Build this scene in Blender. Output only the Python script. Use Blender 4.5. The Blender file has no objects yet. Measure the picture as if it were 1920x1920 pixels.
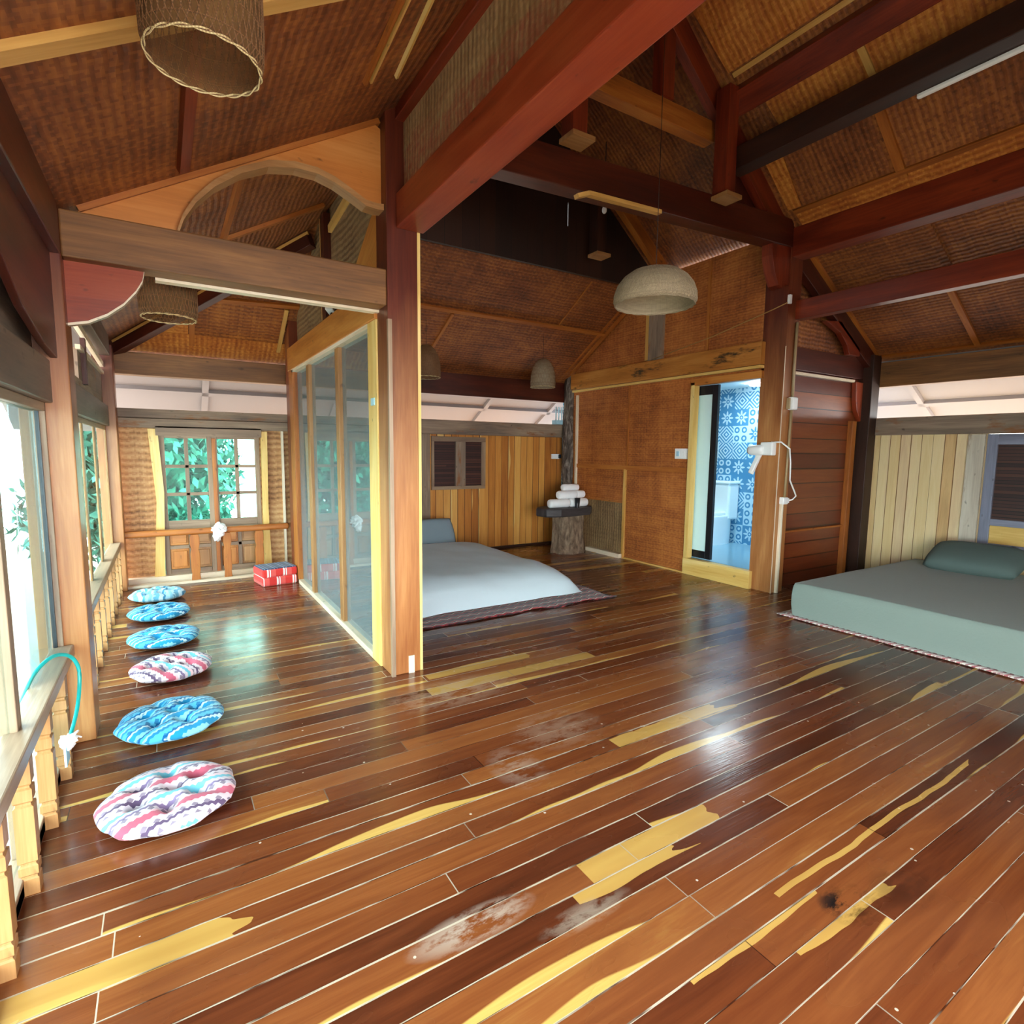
import bpy, bmesh, math, random
from mathutils import Vector as V, Matrix, noise
random.seed(7)
S = bpy.context.scene
COL = S.collection
PI = math.pi

# ------------------------------------------------------------------ colour / material helpers
def lin(h):
    h = h.lstrip('#'); out = []
    for i in (0, 2, 4):
        c = int(h[i:i+2], 16) / 255
        out.append(c / 12.92 if c <= .04045 else ((c + .055) / 1.055) ** 2.4)
    return (*out, 1)

class N:
    """tiny node-tree builder"""
    def __init__(s, name):
        s.m = bpy.data.materials.new(name); s.m.use_nodes = True
        s.t = s.m.node_tree; s.t.nodes.clear()
        s.out = s.n('ShaderNodeOutputMaterial')
    def n(s, typ, **kw):
        x = s.t.nodes.new(typ)
        for k, v in kw.items(): setattr(x, k, v)
        return x
    def l(s, a, b): s.t.links.new(a, b)
    def put(s, sock, v):
        if hasattr(v, 'is_output') or isinstance(v, bpy.types.NodeSocket): s.l(v, sock)
        else: sock.default_value = v
    def math(s, op, a, b=None, c=None, clamp=False):
        x = s.n('ShaderNodeMath', operation=op, use_clamp=clamp)
        s.put(x.inputs[0], a)
        if b is not None: s.put(x.inputs[1], b)
        if c is not None: s.put(x.inputs[2], c)
        return x.outputs[0]
    def uv(s):
        return s.n('ShaderNodeUVMap').outputs[0]
    def sep(s, v):
        x = s.n('ShaderNodeSeparateXYZ'); s.l(v, x.inputs[0]); return x.outputs
    def comb(s, a, b, c=0.0):
        x = s.n('ShaderNodeCombineXYZ')
        for i, v in enumerate((a, b, c)): s.put(x.inputs[i], v)
        return x.outputs[0]
    def map(s, v, scale=(1, 1, 1), loc=(0, 0, 0)):
        x = s.n('ShaderNodeMapping'); s.l(v, x.inputs[0])
        x.inputs['Scale'].default_value = scale; x.inputs['Location'].default_value = loc
        return x.outputs[0]
    def noise(s, v, scale=1., detail=4., rough=.55, dist=0.):
        x = s.n('ShaderNodeTexNoise'); s.l(v, x.inputs['Vector'])
        x.inputs['Scale'].default_value = scale; x.inputs['Detail'].default_value = detail
        x.inputs['Roughness'].default_value = rough; x.inputs['Distortion'].default_value = dist
        return x.outputs[0]
    def white(s, v):
        x = s.n('ShaderNodeTexWhiteNoise', noise_dimensions='3D'); s.l(v, x.inputs['Vector']); return x.outputs[0]
    def ramp(s, f, stops, interp='LINEAR'):
        x = s.n('ShaderNodeValToRGB'); s.put(x.inputs[0], f)
        r = x.color_ramp; r.interpolation = interp
        while len(r.elements) > 1: r.elements.remove(r.elements[-1])
        for i, (p, c) in enumerate(stops):
            e = r.elements[0] if i == 0 else r.elements.new(p)
            e.position = p; e.color = lin(c) if isinstance(c, str) else c
        return x.outputs[0]
    def mix(s, f, a, b, mode='MIX'):
        x = s.n('ShaderNodeMix', data_type='RGBA', blend_type=mode)
        s.put(x.inputs[0], f); s.put(x.inputs[6], a); s.put(x.inputs[7], b)
        return x.outputs[2]
    def bump(s, h, strength=.2, dist=.01):
        x = s.n('ShaderNodeBump'); s.l(h, x.inputs['Height'])
        x.inputs['Strength'].default_value = strength; x.inputs['Distance'].default_value = dist
        return x.outputs[0]
    def bsdf(s, col, rough=.5, normal=None, spec=.5, metal=0., coat=0., sheen=0.):
        b = s.n('ShaderNodeBsdfPrincipled')
        s.put(b.inputs['Base Color'], lin(col) if isinstance(col, str) else col)
        s.put(b.inputs['Roughness'], rough); s.put(b.inputs['Metallic'], metal)
        b.inputs['Specular IOR Level'].default_value = spec
        b.inputs['Coat Weight'].default_value = coat; b.inputs['Coat Roughness'].default_value = .12
        b.inputs['Sheen Weight'].default_value = sheen
        if normal is not None: s.l(normal, b.inputs['Normal'])
        s.l(b.outputs[0], s.out.inputs[0])
        return s.m

def wood(name, c, rough=.45, bump=.25, sc=1., coat=0., worn=None):
    k = N(name); uv = k.uv()
    big = k.noise(k.map(uv, (.9*sc, 7*sc, 1)), 1, 4, .55, .6)
    fine = k.noise(k.map(uv, (3*sc, 70*sc, 1)), 1, 3, .6)
    f = k.math('ADD', k.math('MULTIPLY', big, .72), k.math('MULTIPLY', fine, .28))
    col = k.ramp(f, [(.3, c[0]), (.5, c[1]), (.68, c[2])])
    if worn:
        w = k.noise(k.map(uv, (1.6, 5, 1), (3, 9, 0)), 1, 5, .65)
        col = k.mix(k.ramp(w, [(.56, '#000000'), (.64, '#ffffff')]), col, lin(worn))
    spots = k.noise(k.map(uv, (9, 16, 1), (5, 2, 0)), 1, 2, .5)
    col = k.mix(k.math('MULTIPLY', k.ramp(spots, [(.68, '#000000'), (.76, '#ffffff')]), .55), col, lin('#2a160c'))
    return k.bsdf(col, rough, k.bump(f, bump, .008), .45, coat=coat)

def planks(name, w, L, pal, gap, rough=.4, gapw=.03, streak=None, bump=.35, coat=0., spec=.5, gapfrac=1.0, endgap=.0025, bumpd=.01, extra=None):
    """boards along U, width w, random length about L"""
    k = N(name); uv = k.uv(); u, v, _ = k.sep(uv)
    row = k.math('FLOOR', k.math('DIVIDE', v, w))
    rr = k.white(k.comb(row, 3.3, 1.7))
    ul = k.math('ADD', k.math('DIVIDE', u, L), k.math('MULTIPLY', rr, 7.31))
    seg = k.math('FLOOR', ul)
    rnd = k.white(k.comb(row, seg, .5)); rnd2 = k.white(k.comb(row, seg, 9.5))
    big = k.noise(k.comb(k.math('MULTIPLY', u, 1.3), k.math('ADD', k.math('MULTIPLY', v, 14.), k.math('MULTIPLY', rnd, 40.)), rnd2), 1, 4, .6, .8)
    fine = k.noise(k.comb(k.math('MULTIPLY', u, 4.), k.math('MULTIPLY', v, 130.), rnd), 1, 3, .6)
    f = k.math('ADD', k.math('ADD', k.math('MULTIPLY', rnd, .56), k.math('MULTIPLY', big, .52)), k.math('MULTIPLY', fine, .14))
    f = k.math('SUBTRACT', f, .12)
    n = len(pal)
    col = k.ramp(f, [((i + .5) / n, c) for i, c in enumerate(pal)])
    fv = k.math('FRACT', k.math('DIVIDE', v, w)); fu = k.math('FRACT', ul)
    if streak:
        # pale sapwood running along one edge of some boards with a wavy limit
        wav = k.noise(k.comb(k.math('MULTIPLY', u, .9), k.math('MULTIPLY', row, 5.1), 4.), 1, 2, .5)
        lim = k.math('MULTIPLY', k.math('SUBTRACT', k.math('ADD', wav, k.math('MULTIPLY', rnd2, .55)), .94), 2.4)
        isap = k.math('MULTIPLY', k.math('SUBTRACT', lim, fv), 18., clamp=True)
        col = k.mix(isap, col, k.mix(fine, lin(streak[0]), lin(streak[1])))
        full = k.math('GREATER_THAN', k.white(k.comb(row, seg, 21.3)), .972)
        col = k.mix(full, col, k.mix(big, lin(streak[0]), lin(streak[1])))
    if extra: col = extra(k, col, uv)
    edge = k.math('MINIMUM', fv, k.math('SUBTRACT', 1., fv))
    gw = k.math('MULTIPLY', k.math('ADD', .25, k.white(k.comb(row, 7., 2.))), gapw)
    g1 = k.math('LESS_THAN', edge, gw)
    e2 = k.math('MULTIPLY', k.math('MINIMUM', fu, k.math('SUBTRACT', 1., fu)), L)
    g = k.math('MAXIMUM', g1, k.math('LESS_THAN', e2, endgap))
    if gapfrac < 1:
        br = k.noise(k.comb(k.math('MULTIPLY', u, 2.2), k.math('MULTIPLY', row, 3.7), 1.), 1, 3, .6)
        gm = k.math('MULTIPLY', g, k.ramp(br, [(.42, '#000000'), (.52, '#ffffff')]))
        col = k.mix(k.math('MULTIPLY', g, .8), col, lin('#2c130a'))
        col = k.mix(k.math('MULTIPLY', gm, gapfrac), col, lin(gap))
    else:
        col = k.mix(g, col, lin(gap))
    h = k.math('SUBTRACT', k.math('ADD', k.math('MULTIPLY', fine, .25), k.math('MULTIPLY', rnd, .5)), g)
    if isinstance(rough, tuple):
        rn = k.noise(k.map(uv, (1.1, 2.3, 1)), 1, 4, .6)
        r = k.ramp(rn, [(.35, (rough[0],)*3 + (1,)), (.7, (rough[1],)*3 + (1,))])
    else: r = rough
    return k.bsdf(col, r, k.bump(h, bump, bumpd), spec, coat=coat)

def woven(name, c, per=.055, rough=.6, bump=.7, amp=.35, glossy=.4, worn=None):
    """split-bamboo matting: twill with soft zigzag ridges running along V"""
    k = N(name); uv = k.uv(); u, v, _ = k.sep(uv)
    wob = k.noise(k.map(uv, (2.2, 2.2, 1)), 1, 2, .5)
    zz = k.math('PINGPONG', k.math('DIVIDE', v, .075), 1.)
    ph = k.math('ADD', k.math('DIVIDE', u, per), k.math('ADD', k.math('MULTIPLY', zz, .13), k.math('MULTIPLY', wob, 1.6)))
    ridge = k.math('PINGPONG', ph, .5)
    s = .016
    a = k.math('FLOOR', k.math('DIVIDE', u, s)); b = k.math('FLOOR', k.math('DIVIDE', v, s))
    tw = k.math('LESS_THAN', k.math('FLOORED_MODULO', k.math('ADD', a, b), 4.), 2.)
    strip = k.white(k.comb(k.math('MULTIPLY', a, tw), k.math('MULTIPLY', b, k.math('SUBTRACT', 1., tw)), tw))
    big = k.noise(k.map(uv, (1.7, 1.7, 1)), 1, 5, .6, .4)
    mid = k.noise(k.map(uv, (11, 5, 1)), 1, 3, .6)
    f = k.math('ADD', k.math('ADD', k.math('MULTIPLY', big, .55), k.math('MULTIPLY', mid, .3)), k.math('MULTIPLY', strip, .15))
    f = k.math('ADD', f, k.math('MULTIPLY', k.math('SUBTRACT', ridge, .25), amp))
    col = k.ramp(f, [(.28, c[0]), (.48, c[1]), (.7, c[2])])
    if worn: col = worn(k, col, uv)
    h = k.math('ADD', k.math('MULTIPLY', ridge, 1.), k.math('MULTIPLY', strip, .25))
    return k.bsdf(col, rough, k.bump(h, bump, .012), glossy)

def plain(name, c, rough=.5, spec=.5, metal=0., var=0., bump=0., sc=20., sheen=0.):
    k = N(name)
    if var or bump:
        tc = k.n('ShaderNodeTexCoord').outputs['Object']
        nz = k.noise(k.map(tc, (sc, sc, sc)), 1, 4, .6)
        col = k.mix(k.math('MULTIPLY', nz, var * 2, clamp=True), lin(c), k.mix(.5, lin(c), (0, 0, 0, 1)))
        return k.bsdf(col, rough, k.bump(nz, bump, .01) if bump else None, spec, metal, sheen=sheen)
    return k.bsdf(c, rough, None, spec, metal, sheen=sheen)

def glass(name, tint, refl=.12, body=0., bodycol='#dfeef2', grazing=.8):
    k = N(name)
    tr = k.n('ShaderNodeBsdfTransparent'); tr.inputs[0].default_value = lin(tint)
    gl = k.n('ShaderNodeBsdfGlossy'); gl.inputs['Roughness'].default_value = .02
    lw = k.n('ShaderNodeLayerWeight'); lw.inputs[0].default_value = .35
    f = k.math('ADD', k.math('MULTIPLY', lw.outputs['Fresnel'], grazing), refl, clamp=True)
    mx = k.n('ShaderNodeMixShader'); k.l(f, mx.inputs[0]); k.l(tr.outputs[0], mx.inputs[1]); k.l(gl.outputs[0], mx.inputs[2])
    o = mx.outputs[0]
    if body:
        df = k.n('ShaderNodeBsdfDiffuse'); df.inputs[0].default_value = lin(bodycol)
        m2 = k.n('ShaderNodeMixShader'); m2.inputs[0].default_value = body
        k.l(o, m2.inputs[1]); k.l(df.outputs[0], m2.inputs[2]); o = m2.outputs[0]
    k.l(o, k.out.inputs[0]); return k.m

def emit(name, c, s):
    k = N(name); e = k.n('ShaderNodeEmission'); e.inputs[0].default_value = lin(c); e.inputs[1].default_value = s
    k.l(e.outputs[0], k.out.inputs[0]); return k.m

M = {}
M['red'] = wood('red stain timber', ('#4a160c', '#752a16', '#933c1e'), .38, .2)
M['red2'] = wood('bright red stain timber', ('#6a2412', '#8a361c', '#9c4828'), .36, .2)
M['dark'] = wood('dark stain timber', ('#2a1009', '#47190e', '#5c2615'), .4, .2)
M['blackwood'] = wood('nearly black timber', ('#1a0b05', '#2e150a', '#3c1e0f'), .55, .2)
def shade_tinted(nm='post timber tinted with roof shade', z0=1.25):
    # pale orange timber; shade under the roof painted as dark red with height
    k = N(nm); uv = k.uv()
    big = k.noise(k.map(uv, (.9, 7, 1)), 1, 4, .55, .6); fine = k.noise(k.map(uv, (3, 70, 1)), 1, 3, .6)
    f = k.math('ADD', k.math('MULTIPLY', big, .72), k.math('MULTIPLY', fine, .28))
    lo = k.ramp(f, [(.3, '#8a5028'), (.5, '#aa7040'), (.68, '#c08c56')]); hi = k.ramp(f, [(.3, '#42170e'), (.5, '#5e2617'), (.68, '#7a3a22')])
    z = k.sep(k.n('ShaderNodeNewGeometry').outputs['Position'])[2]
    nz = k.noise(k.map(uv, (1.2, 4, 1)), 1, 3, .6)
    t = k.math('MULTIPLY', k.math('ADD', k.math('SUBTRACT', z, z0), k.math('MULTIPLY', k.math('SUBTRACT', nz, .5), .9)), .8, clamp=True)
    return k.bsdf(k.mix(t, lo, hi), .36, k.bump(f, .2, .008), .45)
M['shade_tinted'] = shade_tinted()
M['shade_tinted2'] = shade_tinted('bathroom post timber tinted with roof shade', 1.7)
M['post'] = wood('post timber', ('#7a3c1c', '#a05a2c', '#b8743c'), .36, .2)
M['postdark'] = wood('reddish post timber', ('#5c2412', '#7d3a1e', '#995029'), .36, .2)
M['aged'] = wood('aged brown timber', ('#4a2e18', '#7b522c', '#9a6c3c'), .55, .35)
M['grey'] = wood('weathered grey timber', ('#5e5148', '#8a7664', '#a8937c'), .65, .4, worn='#8a5c38')
M['orange'] = wood('orange timber', ('#98561f', '#c07a34', '#d4944a'), .4, .2)
M['ply'] = wood('plywood', ('#a86228', '#c67c38', '#d89450'), .45, .1, .6)
M['batten'] = wood('pale batten wood', ('#b08038', '#d0a055', '#e0b870'), .5, .2)
M['battenb'] = wood('orange batten wood', ('#7c4218', '#a86024', '#bc7a34'), .5, .2)
M['yellow'] = wood('yellow sapwood', ('#d0a04c', '#e4c070', '#f0d490'), .45, .2)
M['knotty'] = wood('orange beam with dark knots', ('#8a5020', '#b47430', '#cc9048'), .45, .3, worn='#3a2818')
M['brownl'] = wood('brown painted lintel', ('#4c4038', '#665448', '#7c6858'), .5, .25)
M['winframe'] = wood('grey-brown window timber', ('#6c5848', '#8a725c', '#a48c72'), .5, .25)
M['railing'] = wood('rail timber', ('#7a6452', '#9a826c', '#b49a80'), .3, .2)
M['baluster'] = wood('baluster timber', ('#80562f', '#a07244', '#b88c5c'), .42, .2)
M['winblue'] = wood('blue-grey window timber', ('#6a6a78', '#84869a', '#9a9cb0'), .4, .2)
M['whitewood'] = wood('bleached sill timber and painted edge light', ('#c8b090', '#e0d0b4', '#f0e4d0'), .4, .2)

M['woven'] = woven('brown bamboo matting', ('#522812', '#8c4e20', '#bc7632'), .05, amp=.25)
M['wovend'] = woven('dark bamboo matting', ('#4c2616', '#804826', '#ae6c34'), .045, amp=.2)
M['wovenl'] = woven('golden bamboo matting', ('#8a4418', '#b86c2a', '#dc9844'), .05, amp=.3)
M['woveng'] = woven('greyed bamboo matting', ('#604830', '#846848', '#a0845c'), .05, amp=.3)
M['wovenw'] = woven('wall matting', ('#703a18', '#a25c2a', '#c47c3c'), .03, amp=.2, bump=.4)
M['wovene'] = woven('end wall matting', ('#7a5434', '#ae7e50', '#c8a070'), .07, amp=.45)

def stains(k, col, uv):
    # old red paint smeared over the lower edge of the matting
    u, v, _ = k.sep(uv)
    nz = k.noise(k.map(uv, (3, 9, 1)), 1, 4, .6)
    lim = k.math('ADD', k.math('MULTIPLY', nz, .7), -.06)
    f = k.math('MULTIPLY', k.math('SUBTRACT', lim, v), 11., clamp=True)
    bl = k.noise(k.map(uv, (14, 22, 1)), 1, 4, .7)
    col = k.mix(k.math('MULTIPLY', f, k.ramp(bl, [(.35, '#707070'), (.6, '#f0f0f0')])), col, lin('#8e4a34'))
    sp = k.noise(k.map(uv, (30, 7, 1)), 1, 2, .5)
    return k.mix(k.math('MULTIPLY', k.ramp(sp, [(.64, '#000000'), (.7, '#ffffff')]), .7), col, lin('#b8a070'))
M['wovenp'] = woven('matting panel with smeared red paint', ('#785636', '#987850', '#bc9c70'), .04, amp=.3, worn=stains)

def floor_extra(k, col, uv):
    u, v, _ = k.sep(uv)
    # pale sapwood lengths in single boards
    wv = k.noise(k.comb(k.math('MULTIPLY', u, 2.6), k.math('MULTIPLY', k.math('FLOOR', k.math('DIVIDE', v, .104)), 3.1), 2.), 1, 2, .5)
    pn = k.noise(k.map(uv, (1.5, 13, 1)), 1, 2, .5)
    for (row, x0, x1, f0, f1, tp) in ((13, 1.2, 1.87, .0, 1., .15), (12, 1.1, 1.6, .5, 1., .5), (17, -.5, .12, .0, 1., .35), (29, 1.32, 2.62, .0, 1., .0), (19, 1.9, 2.75, .0, .9, .6), (9, 1.7, 3.3, .42, .62, .3), (8, 1.2, 1.85, .8, 1., .3), (7, 1.55, 2.1, .75, 1., .5), (31, 1.4, 2.2, .2, 1., .1), (45, 1.6, 2.6, .0, 1., .0)):
        y0 = row * .104 + f0 * .104; y1 = row * .104 + f1 * .104
        wob = k.math('MULTIPLY', k.math('SUBTRACT', wv, .5), tp * .16)
        c1 = k.math('GREATER_THAN', k.math('ADD', v, wob), y0); c2 = k.math('LESS_THAN', k.math('ADD', v, k.math('MULTIPLY', wob, 1. if f1 < 1 else 0.)), y1)
        c3 = k.math('GREATER_THAN', u, x0); c4 = k.math('LESS_THAN', k.math('ADD', u, k.math('MULTIPLY', k.math('SUBTRACT', pn, .5), tp)), x1)
        f = k.math('MULTIPLY', k.math('MULTIPLY', c1, c2), k.math('MULTIPLY', c3, c4))
        col = k.mix(k.math('MULTIPLY', f, .85), col, k.mix(pn, lin('#a87a3a'), lin('#d4ac5c')))
    # scuffed pale putty patches and one charred plank end, where they lie on the boards
    nz = k.noise(k.map(uv, (7, 16, 1)), 1, 5, .7)
    for (cx, cy, rx, ry, c, st) in ((.76, 1.42, .24, .07, '#b8a898', .7), (1.1, 1.27, .2, .05, '#a89684', .5), (1.35, 2.1, .14, .2, '#b8a898', .3), (1.45, 3.0, .5, .22, '#b49a84', .4), (1.75, 2.3, .3, .22, '#b49a84', .3), (1.84, .87, .075, .05, '#121619', 1.), (1.88, .84, .12, .09, '#1c120c', .7), (2.1, .78, .16, .1, '#2c140a', .5)):
        dx = k.math('DIVIDE', k.math('SUBTRACT', u, cx), rx); dy = k.math('DIVIDE', k.math('SUBTRACT', v, cy), ry)
        d = k.math('ADD', k.math('MULTIPLY', dx, dx), k.math('MULTIPLY', dy, dy))
        f = k.math('MULTIPLY', k.math('MULTIPLY', k.math('SUBTRACT', 1.0, d, clamp=True), k.math('MULTIPLY', k.math('SUBTRACT', nz, .42), 8., clamp=True), clamp=True), st)
        col = k.mix(k.math('MAXIMUM', f, 0.), col, lin(c))
    nails = k.n('ShaderNodeTexVoronoi'); k.l(k.map(uv, (9, 9, 1)), nails.inputs['Vector'])
    nails.inputs['Scale'].default_value = 1.
    r = k.white(nails.outputs['Position'])
    f = k.math('MULTIPLY', k.math('LESS_THAN', nails.outputs['Distance'], .05), k.math('GREATER_THAN', r, .6))
    return k.mix(k.math('MULTIPLY', f, .7), col, lin('#d8c8b4'))
M['floor'] = planks('varnished mixed hardwood boards', .104, 2.7, ('#3c1c0e', '#522614', '#65321a', '#763f20', '#884f28', '#a07038'), '#d4c4ac', (.16, .36), .04,
                    ('#b88c44', '#d0ac60'), .3, 0., .5, .7, .002, .006, floor_extra)
M['planko'] = planks('orange upright boards', .115, 90., ('#8a4c1c', '#b06c2a', '#c88438', '#dca050', '#e8b868'), '#5a3012', .5, .05, ('#dcb060', '#e8c880'))
M['planky'] = planks('pale yellow upright boards', .11, 90., ('#c09664', '#deb880', '#e8cc94', '#f0d8a8', '#e0c098', '#f4e4b8'), '#8a6238', .5, .045)
M['plankr'] = planks('red-brown level boards', .17, 60., ('#4e1e12', '#602716', '#70301a', '#82401e', '#984e24'), '#3a1508', .32, .05)
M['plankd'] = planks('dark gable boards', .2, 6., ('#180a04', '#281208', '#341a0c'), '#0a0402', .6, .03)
M['slat'] = planks('dark shutter slats', .035, 6., ('#2c1410', '#40201a', '#543024'), '#120806', .5, .12)
M['soffit'] = plain('white soffit board', '#8f8889', .7, .2)
M['glass'] = glass('window glass', '#e8f6f6', .05, grazing=.12)
M['glassw'] = glass('hazy window glass', '#dcecf2', .06, .06, '#e4eef4', grazing=.12)
M['glassp'] = glass('partition glass', '#ccdadc', .16, .2, '#bccace')
M['panegreen'] = glass('greenish door panes', '#c8f2ea', .004, grazing=.02)
M['black'] = plain('black aluminium', '#10141c', .35, .5)
M['white'] = plain('white plastic', '#f0f2f2', .4)
M['cloth'] = plain('white cloth', '#f4f6f8', .85, .2, sheen=.3)
M['ceramic'] = plain('white ceramic', '#eaf6fa', .12)
M['bathfloor'] = plain('blue-grey bathroom tiles', '#8fb8cc', .18, .5, var=.05, sc=6)
M['bathwall'] = plain('pale bathroom wall', '#dcecf0', .5)
M['duvet'] = plain('white cotton duvet', '#c2d2da', .85, .2, bump=.15, sc=9, sheen=.2)
M['greysheet'] = plain('grey-blue sheet', '#8496a0', .85, .2, bump=.1, sc=12)
M['sheet'] = plain('grey-green bed sheet', '#7f8d86', .85, .2, bump=.25, sc=60, sheen=.2)
M['pillowg'] = plain('grey-green pillow cotton', '#60706c', .9, .2, bump=.15, sc=40)
M['hose'] = plain('turquoise hose', '#1fa8a4', .35)
M['cup'] = plain('black plastic', '#15181e', .4)
M['tag'] = plain('pale blue paper', '#a9d4e6', .7)
M['cable'] = plain('yellowed cable', '#b08a4c', .6)
M['conduit'] = plain('tan conduit', '#a4906c', .5)
M['slab'] = wood('charcoal slab of wood', ('#1c1a1c', '#3a3638', '#585252'), .5, .4)
M['lampglow'] = emit('bathroom lamp', '#f2fbff', 30)
M['bulb'] = plain('white bulb glass', '#f4f6f8', .15)
M['stone'] = plain('ground cover', '#a0968a', .9, .2, var=.3, sc=2)

def bark():
    k = N('cracked grey bark'); tc = k.n('ShaderNodeTexCoord').outputs['Object']
    vz = k.n('ShaderNodeTexVoronoi', feature='DISTANCE_TO_EDGE'); k.l(k.map(tc, (13, 13, 4)), vz.inputs['Vector']); vz.inputs['Scale'].default_value = 1.
    nz = k.noise(k.map(tc, (14, 14, 5)), 1, 6, .7, 1.)
    f = k.math('ADD', k.math('MULTIPLY', k.math('MINIMUM', vz.outputs['Distance'], .3), .5), k.math('MULTIPLY', nz, .75))
    col = k.ramp(f, [(.2, '#352a22'), (.4, '#7a6654'), (.7, '#b59c84')])
    return k.bsdf(col, .85, k.bump(f, .9, .03), .2)
M['bark'] = bark()
def logm():
    k = N('gnarled grey log'); tc = k.n('ShaderNodeTexCoord').outputs['Object']
    nz = k.noise(k.map(tc, (14, 14, 3)), 1, 6, .7, 1.2)
    col = k.ramp(nz, [(.3, '#241c18'), (.5, '#5c5048'), (.68, '#a09488')])
    return k.bsdf(col, .8, k.bump(nz, .8, .03), .3)
M['log'] = logm()

def bandcloth(name, pal, per=.16, zig=.006, zw=.012, rough=.9, swap=False, dots=.75):
    """ikat style bands with zigzag edges, laid across V"""
    k = N(name); uv = k.uv(); u, v, _ = k.sep(uv)
    if swap: u, v = v, u
    z = k.math('MULTIPLY', k.math('PINGPONG', k.math('DIVIDE', u, zw), 1.), zig)
    f = k.math('FRACT', k.math('DIVIDE', k.math('ADD', v, z), per))
    col = k.ramp(f, pal, 'CONSTANT')
    dia = k.math('ADD', k.math('PINGPONG', k.math('DIVIDE', u, .022), 1.), k.math('PINGPONG', k.math('DIVIDE', v, .02), 1.))
    dm = k.math('MULTIPLY', k.math('LESS_THAN', dia, .62), k.math('LESS_THAN', k.math('FRACT', k.math('DIVIDE', v, per / 2)), .5))
    col = k.mix(k.math('MULTIPLY', dm, dots), col, lin(pal[1][1]))
    nz = k.noise(k.map(uv, (60, 60, 1)), 1, 2, .5)
    return k.bsdf(col, rough, k.bump(nz, .2, .003), .2, sheen=.2)
M['pink'] = bandcloth('pink and white ikat cotton', [(0, '#d2c8d2'), (.12, '#5c4a68'), (.18, '#d6c8d0'), (.34, '#bc5a70'), (.5, '#e8b8c0'), (.56, '#d4ccd6'), (.66, '#7c6c90'), (.72, '#d0c8d2'), (.82, '#6cb8cc'), (.92, '#e4c4cc')], .2)
M['blue'] = bandcloth('blue ikat cotton', [(0, '#4cb4dc'), (.12, '#0c5c98'), (.18, '#8cd4ea'), (.32, '#2494c8'), (.5, '#bfe6f2'), (.58, '#0f6ca8'), (.64, '#58bce0'), (.82, '#2488bc'), (.92, '#a4dcee')], .15)
M['paleblue'] = bandcloth('pale blue batik cotton', [(0, '#a8daf0'), (.2, '#4a9cc8'), (.3, '#c8e8f6'), (.5, '#6cb8dc'), (.7, '#b4e0f2'), (.85, '#88c8e4')], .17, .03, .11)
M['rug'] = bandcloth('dark patterned rug', [(0, '#241c20'), (.2, '#8c2c34'), (.45, '#d0c4b4'), (.55, '#241c20'), (.7, '#a83c40'), (.85, '#2c2428')], .12, .03, .05)
M['rug2'] = bandcloth('red and cream rug', [(0, '#e0d4cc'), (.35, '#b06468'), (.6, '#e4dcd4'), (.8, '#a4787a')], .09, .02, .05)
M['redcloth'] = bandcloth('red checked cushion cotton', [(0, '#dc3c38'), (.45, '#f4d8d4'), (.5, '#f6eeea'), (.56, '#dc3c38'), (.62, '#f6eeea'), (.68, '#e8605a')], .17, 0., .05, swap=True, dots=0.)
M['navycloth'] = bandcloth('navy striped cushion cotton', [(0, '#2c4468'), (.4, '#6c88a8'), (.5, '#20345a'), (.7, '#48648c'), (.85, '#1c2c4c')], .1, 0., .05, swap=True, dots=0.)

def tilem():
    k = N('patterned blue and white tiles'); uv = k.uv(); u, v, _ = k.sep(uv); s = .118
    a = k.math('DIVIDE', u, s); b = k.math('DIVIDE', v, s)
    A = k.math('FLOOR', k.math('DIVIDE', a, 2.)); B = k.math('FLOOR', k.math('DIVIDE', b, 2.))
    r = k.white(k.comb(A, B, 2.)); r2 = k.white(k.comb(A, B, 7.))
    x = k.math('SUBTRACT', k.math('FRACT', k.math('DIVIDE', a, 2.)), .5); y = k.math('SUBTRACT', k.math('FRACT', k.math('DIVIDE', b, 2.)), .5)
    rad = k.math('SQRT', k.math('ADD', k.math('MULTIPLY', x, x), k.math('MULTIPLY', y, y)))
    th = k.math('ARCTAN2', y, x)
    pet = k.math('GREATER_THAN', k.math('SUBTRACT', k.math('ADD', .3, k.math('MULTIPLY', k.math('COSINE', k.math('MULTIPLY', th, 8.)), .13)), rad), 0.)
    ring = k.math('LESS_THAN', k.math('ABSOLUTE', k.math('SUBTRACT', rad, .09)), .035)
    fl = k.math('SUBTRACT', pet, ring)
    dm = k.math('ADD', k.math('ABSOLUTE', x), k.math('ABSOLUTE', y))
    dd = k.math('LESS_THAN', k.math('FRACT', k.math('MULTIPLY', dm, 4.5)), .5)
    x4 = k.math('SUBTRACT', k.math('FRACT', a), .5); y4 = k.math('SUBTRACT', k.math('FRACT', b), .5)
    r4 = k.math('SQRT', k.math('ADD', k.math('MULTIPLY', x4, x4), k.math('MULTIPLY', y4, y4)))
    cir = k.math('LESS_THAN', k.math('ABSOLUTE', k.math('SUBTRACT', r4, .27)), .1)
    f = k.mix(k.math('LESS_THAN', r, .35), k.mix(k.math('LESS_THAN', r, .68), cir, dd), fl)
    f = k.sep(f)[0]
    f = k.math('ABSOLUTE', k.math('SUBTRACT', f, k.math('GREATER_THAN', r2, .6)))
    col = k.mix(f, lin('#4a86b0'), lin('#b4d4e2'))
    return k.bsdf(col, .15)
M['tile'] = tilem()
def leafm(nm, cc):
    k = N(nm); oi = k.n('ShaderNodeObjectInfo'); g = k.n('ShaderNodeNewGeometry')
    col = k.ramp(g.outputs['Random Per Island'], [(0, cc[0]), (.5, cc[1]), (1, cc[2])])
    return k.bsdf(col, .6, None, .2)
M['leaf'] = leafm('dark leaves', ('#1a4a40', '#2d685a', '#58a08e'))
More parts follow.
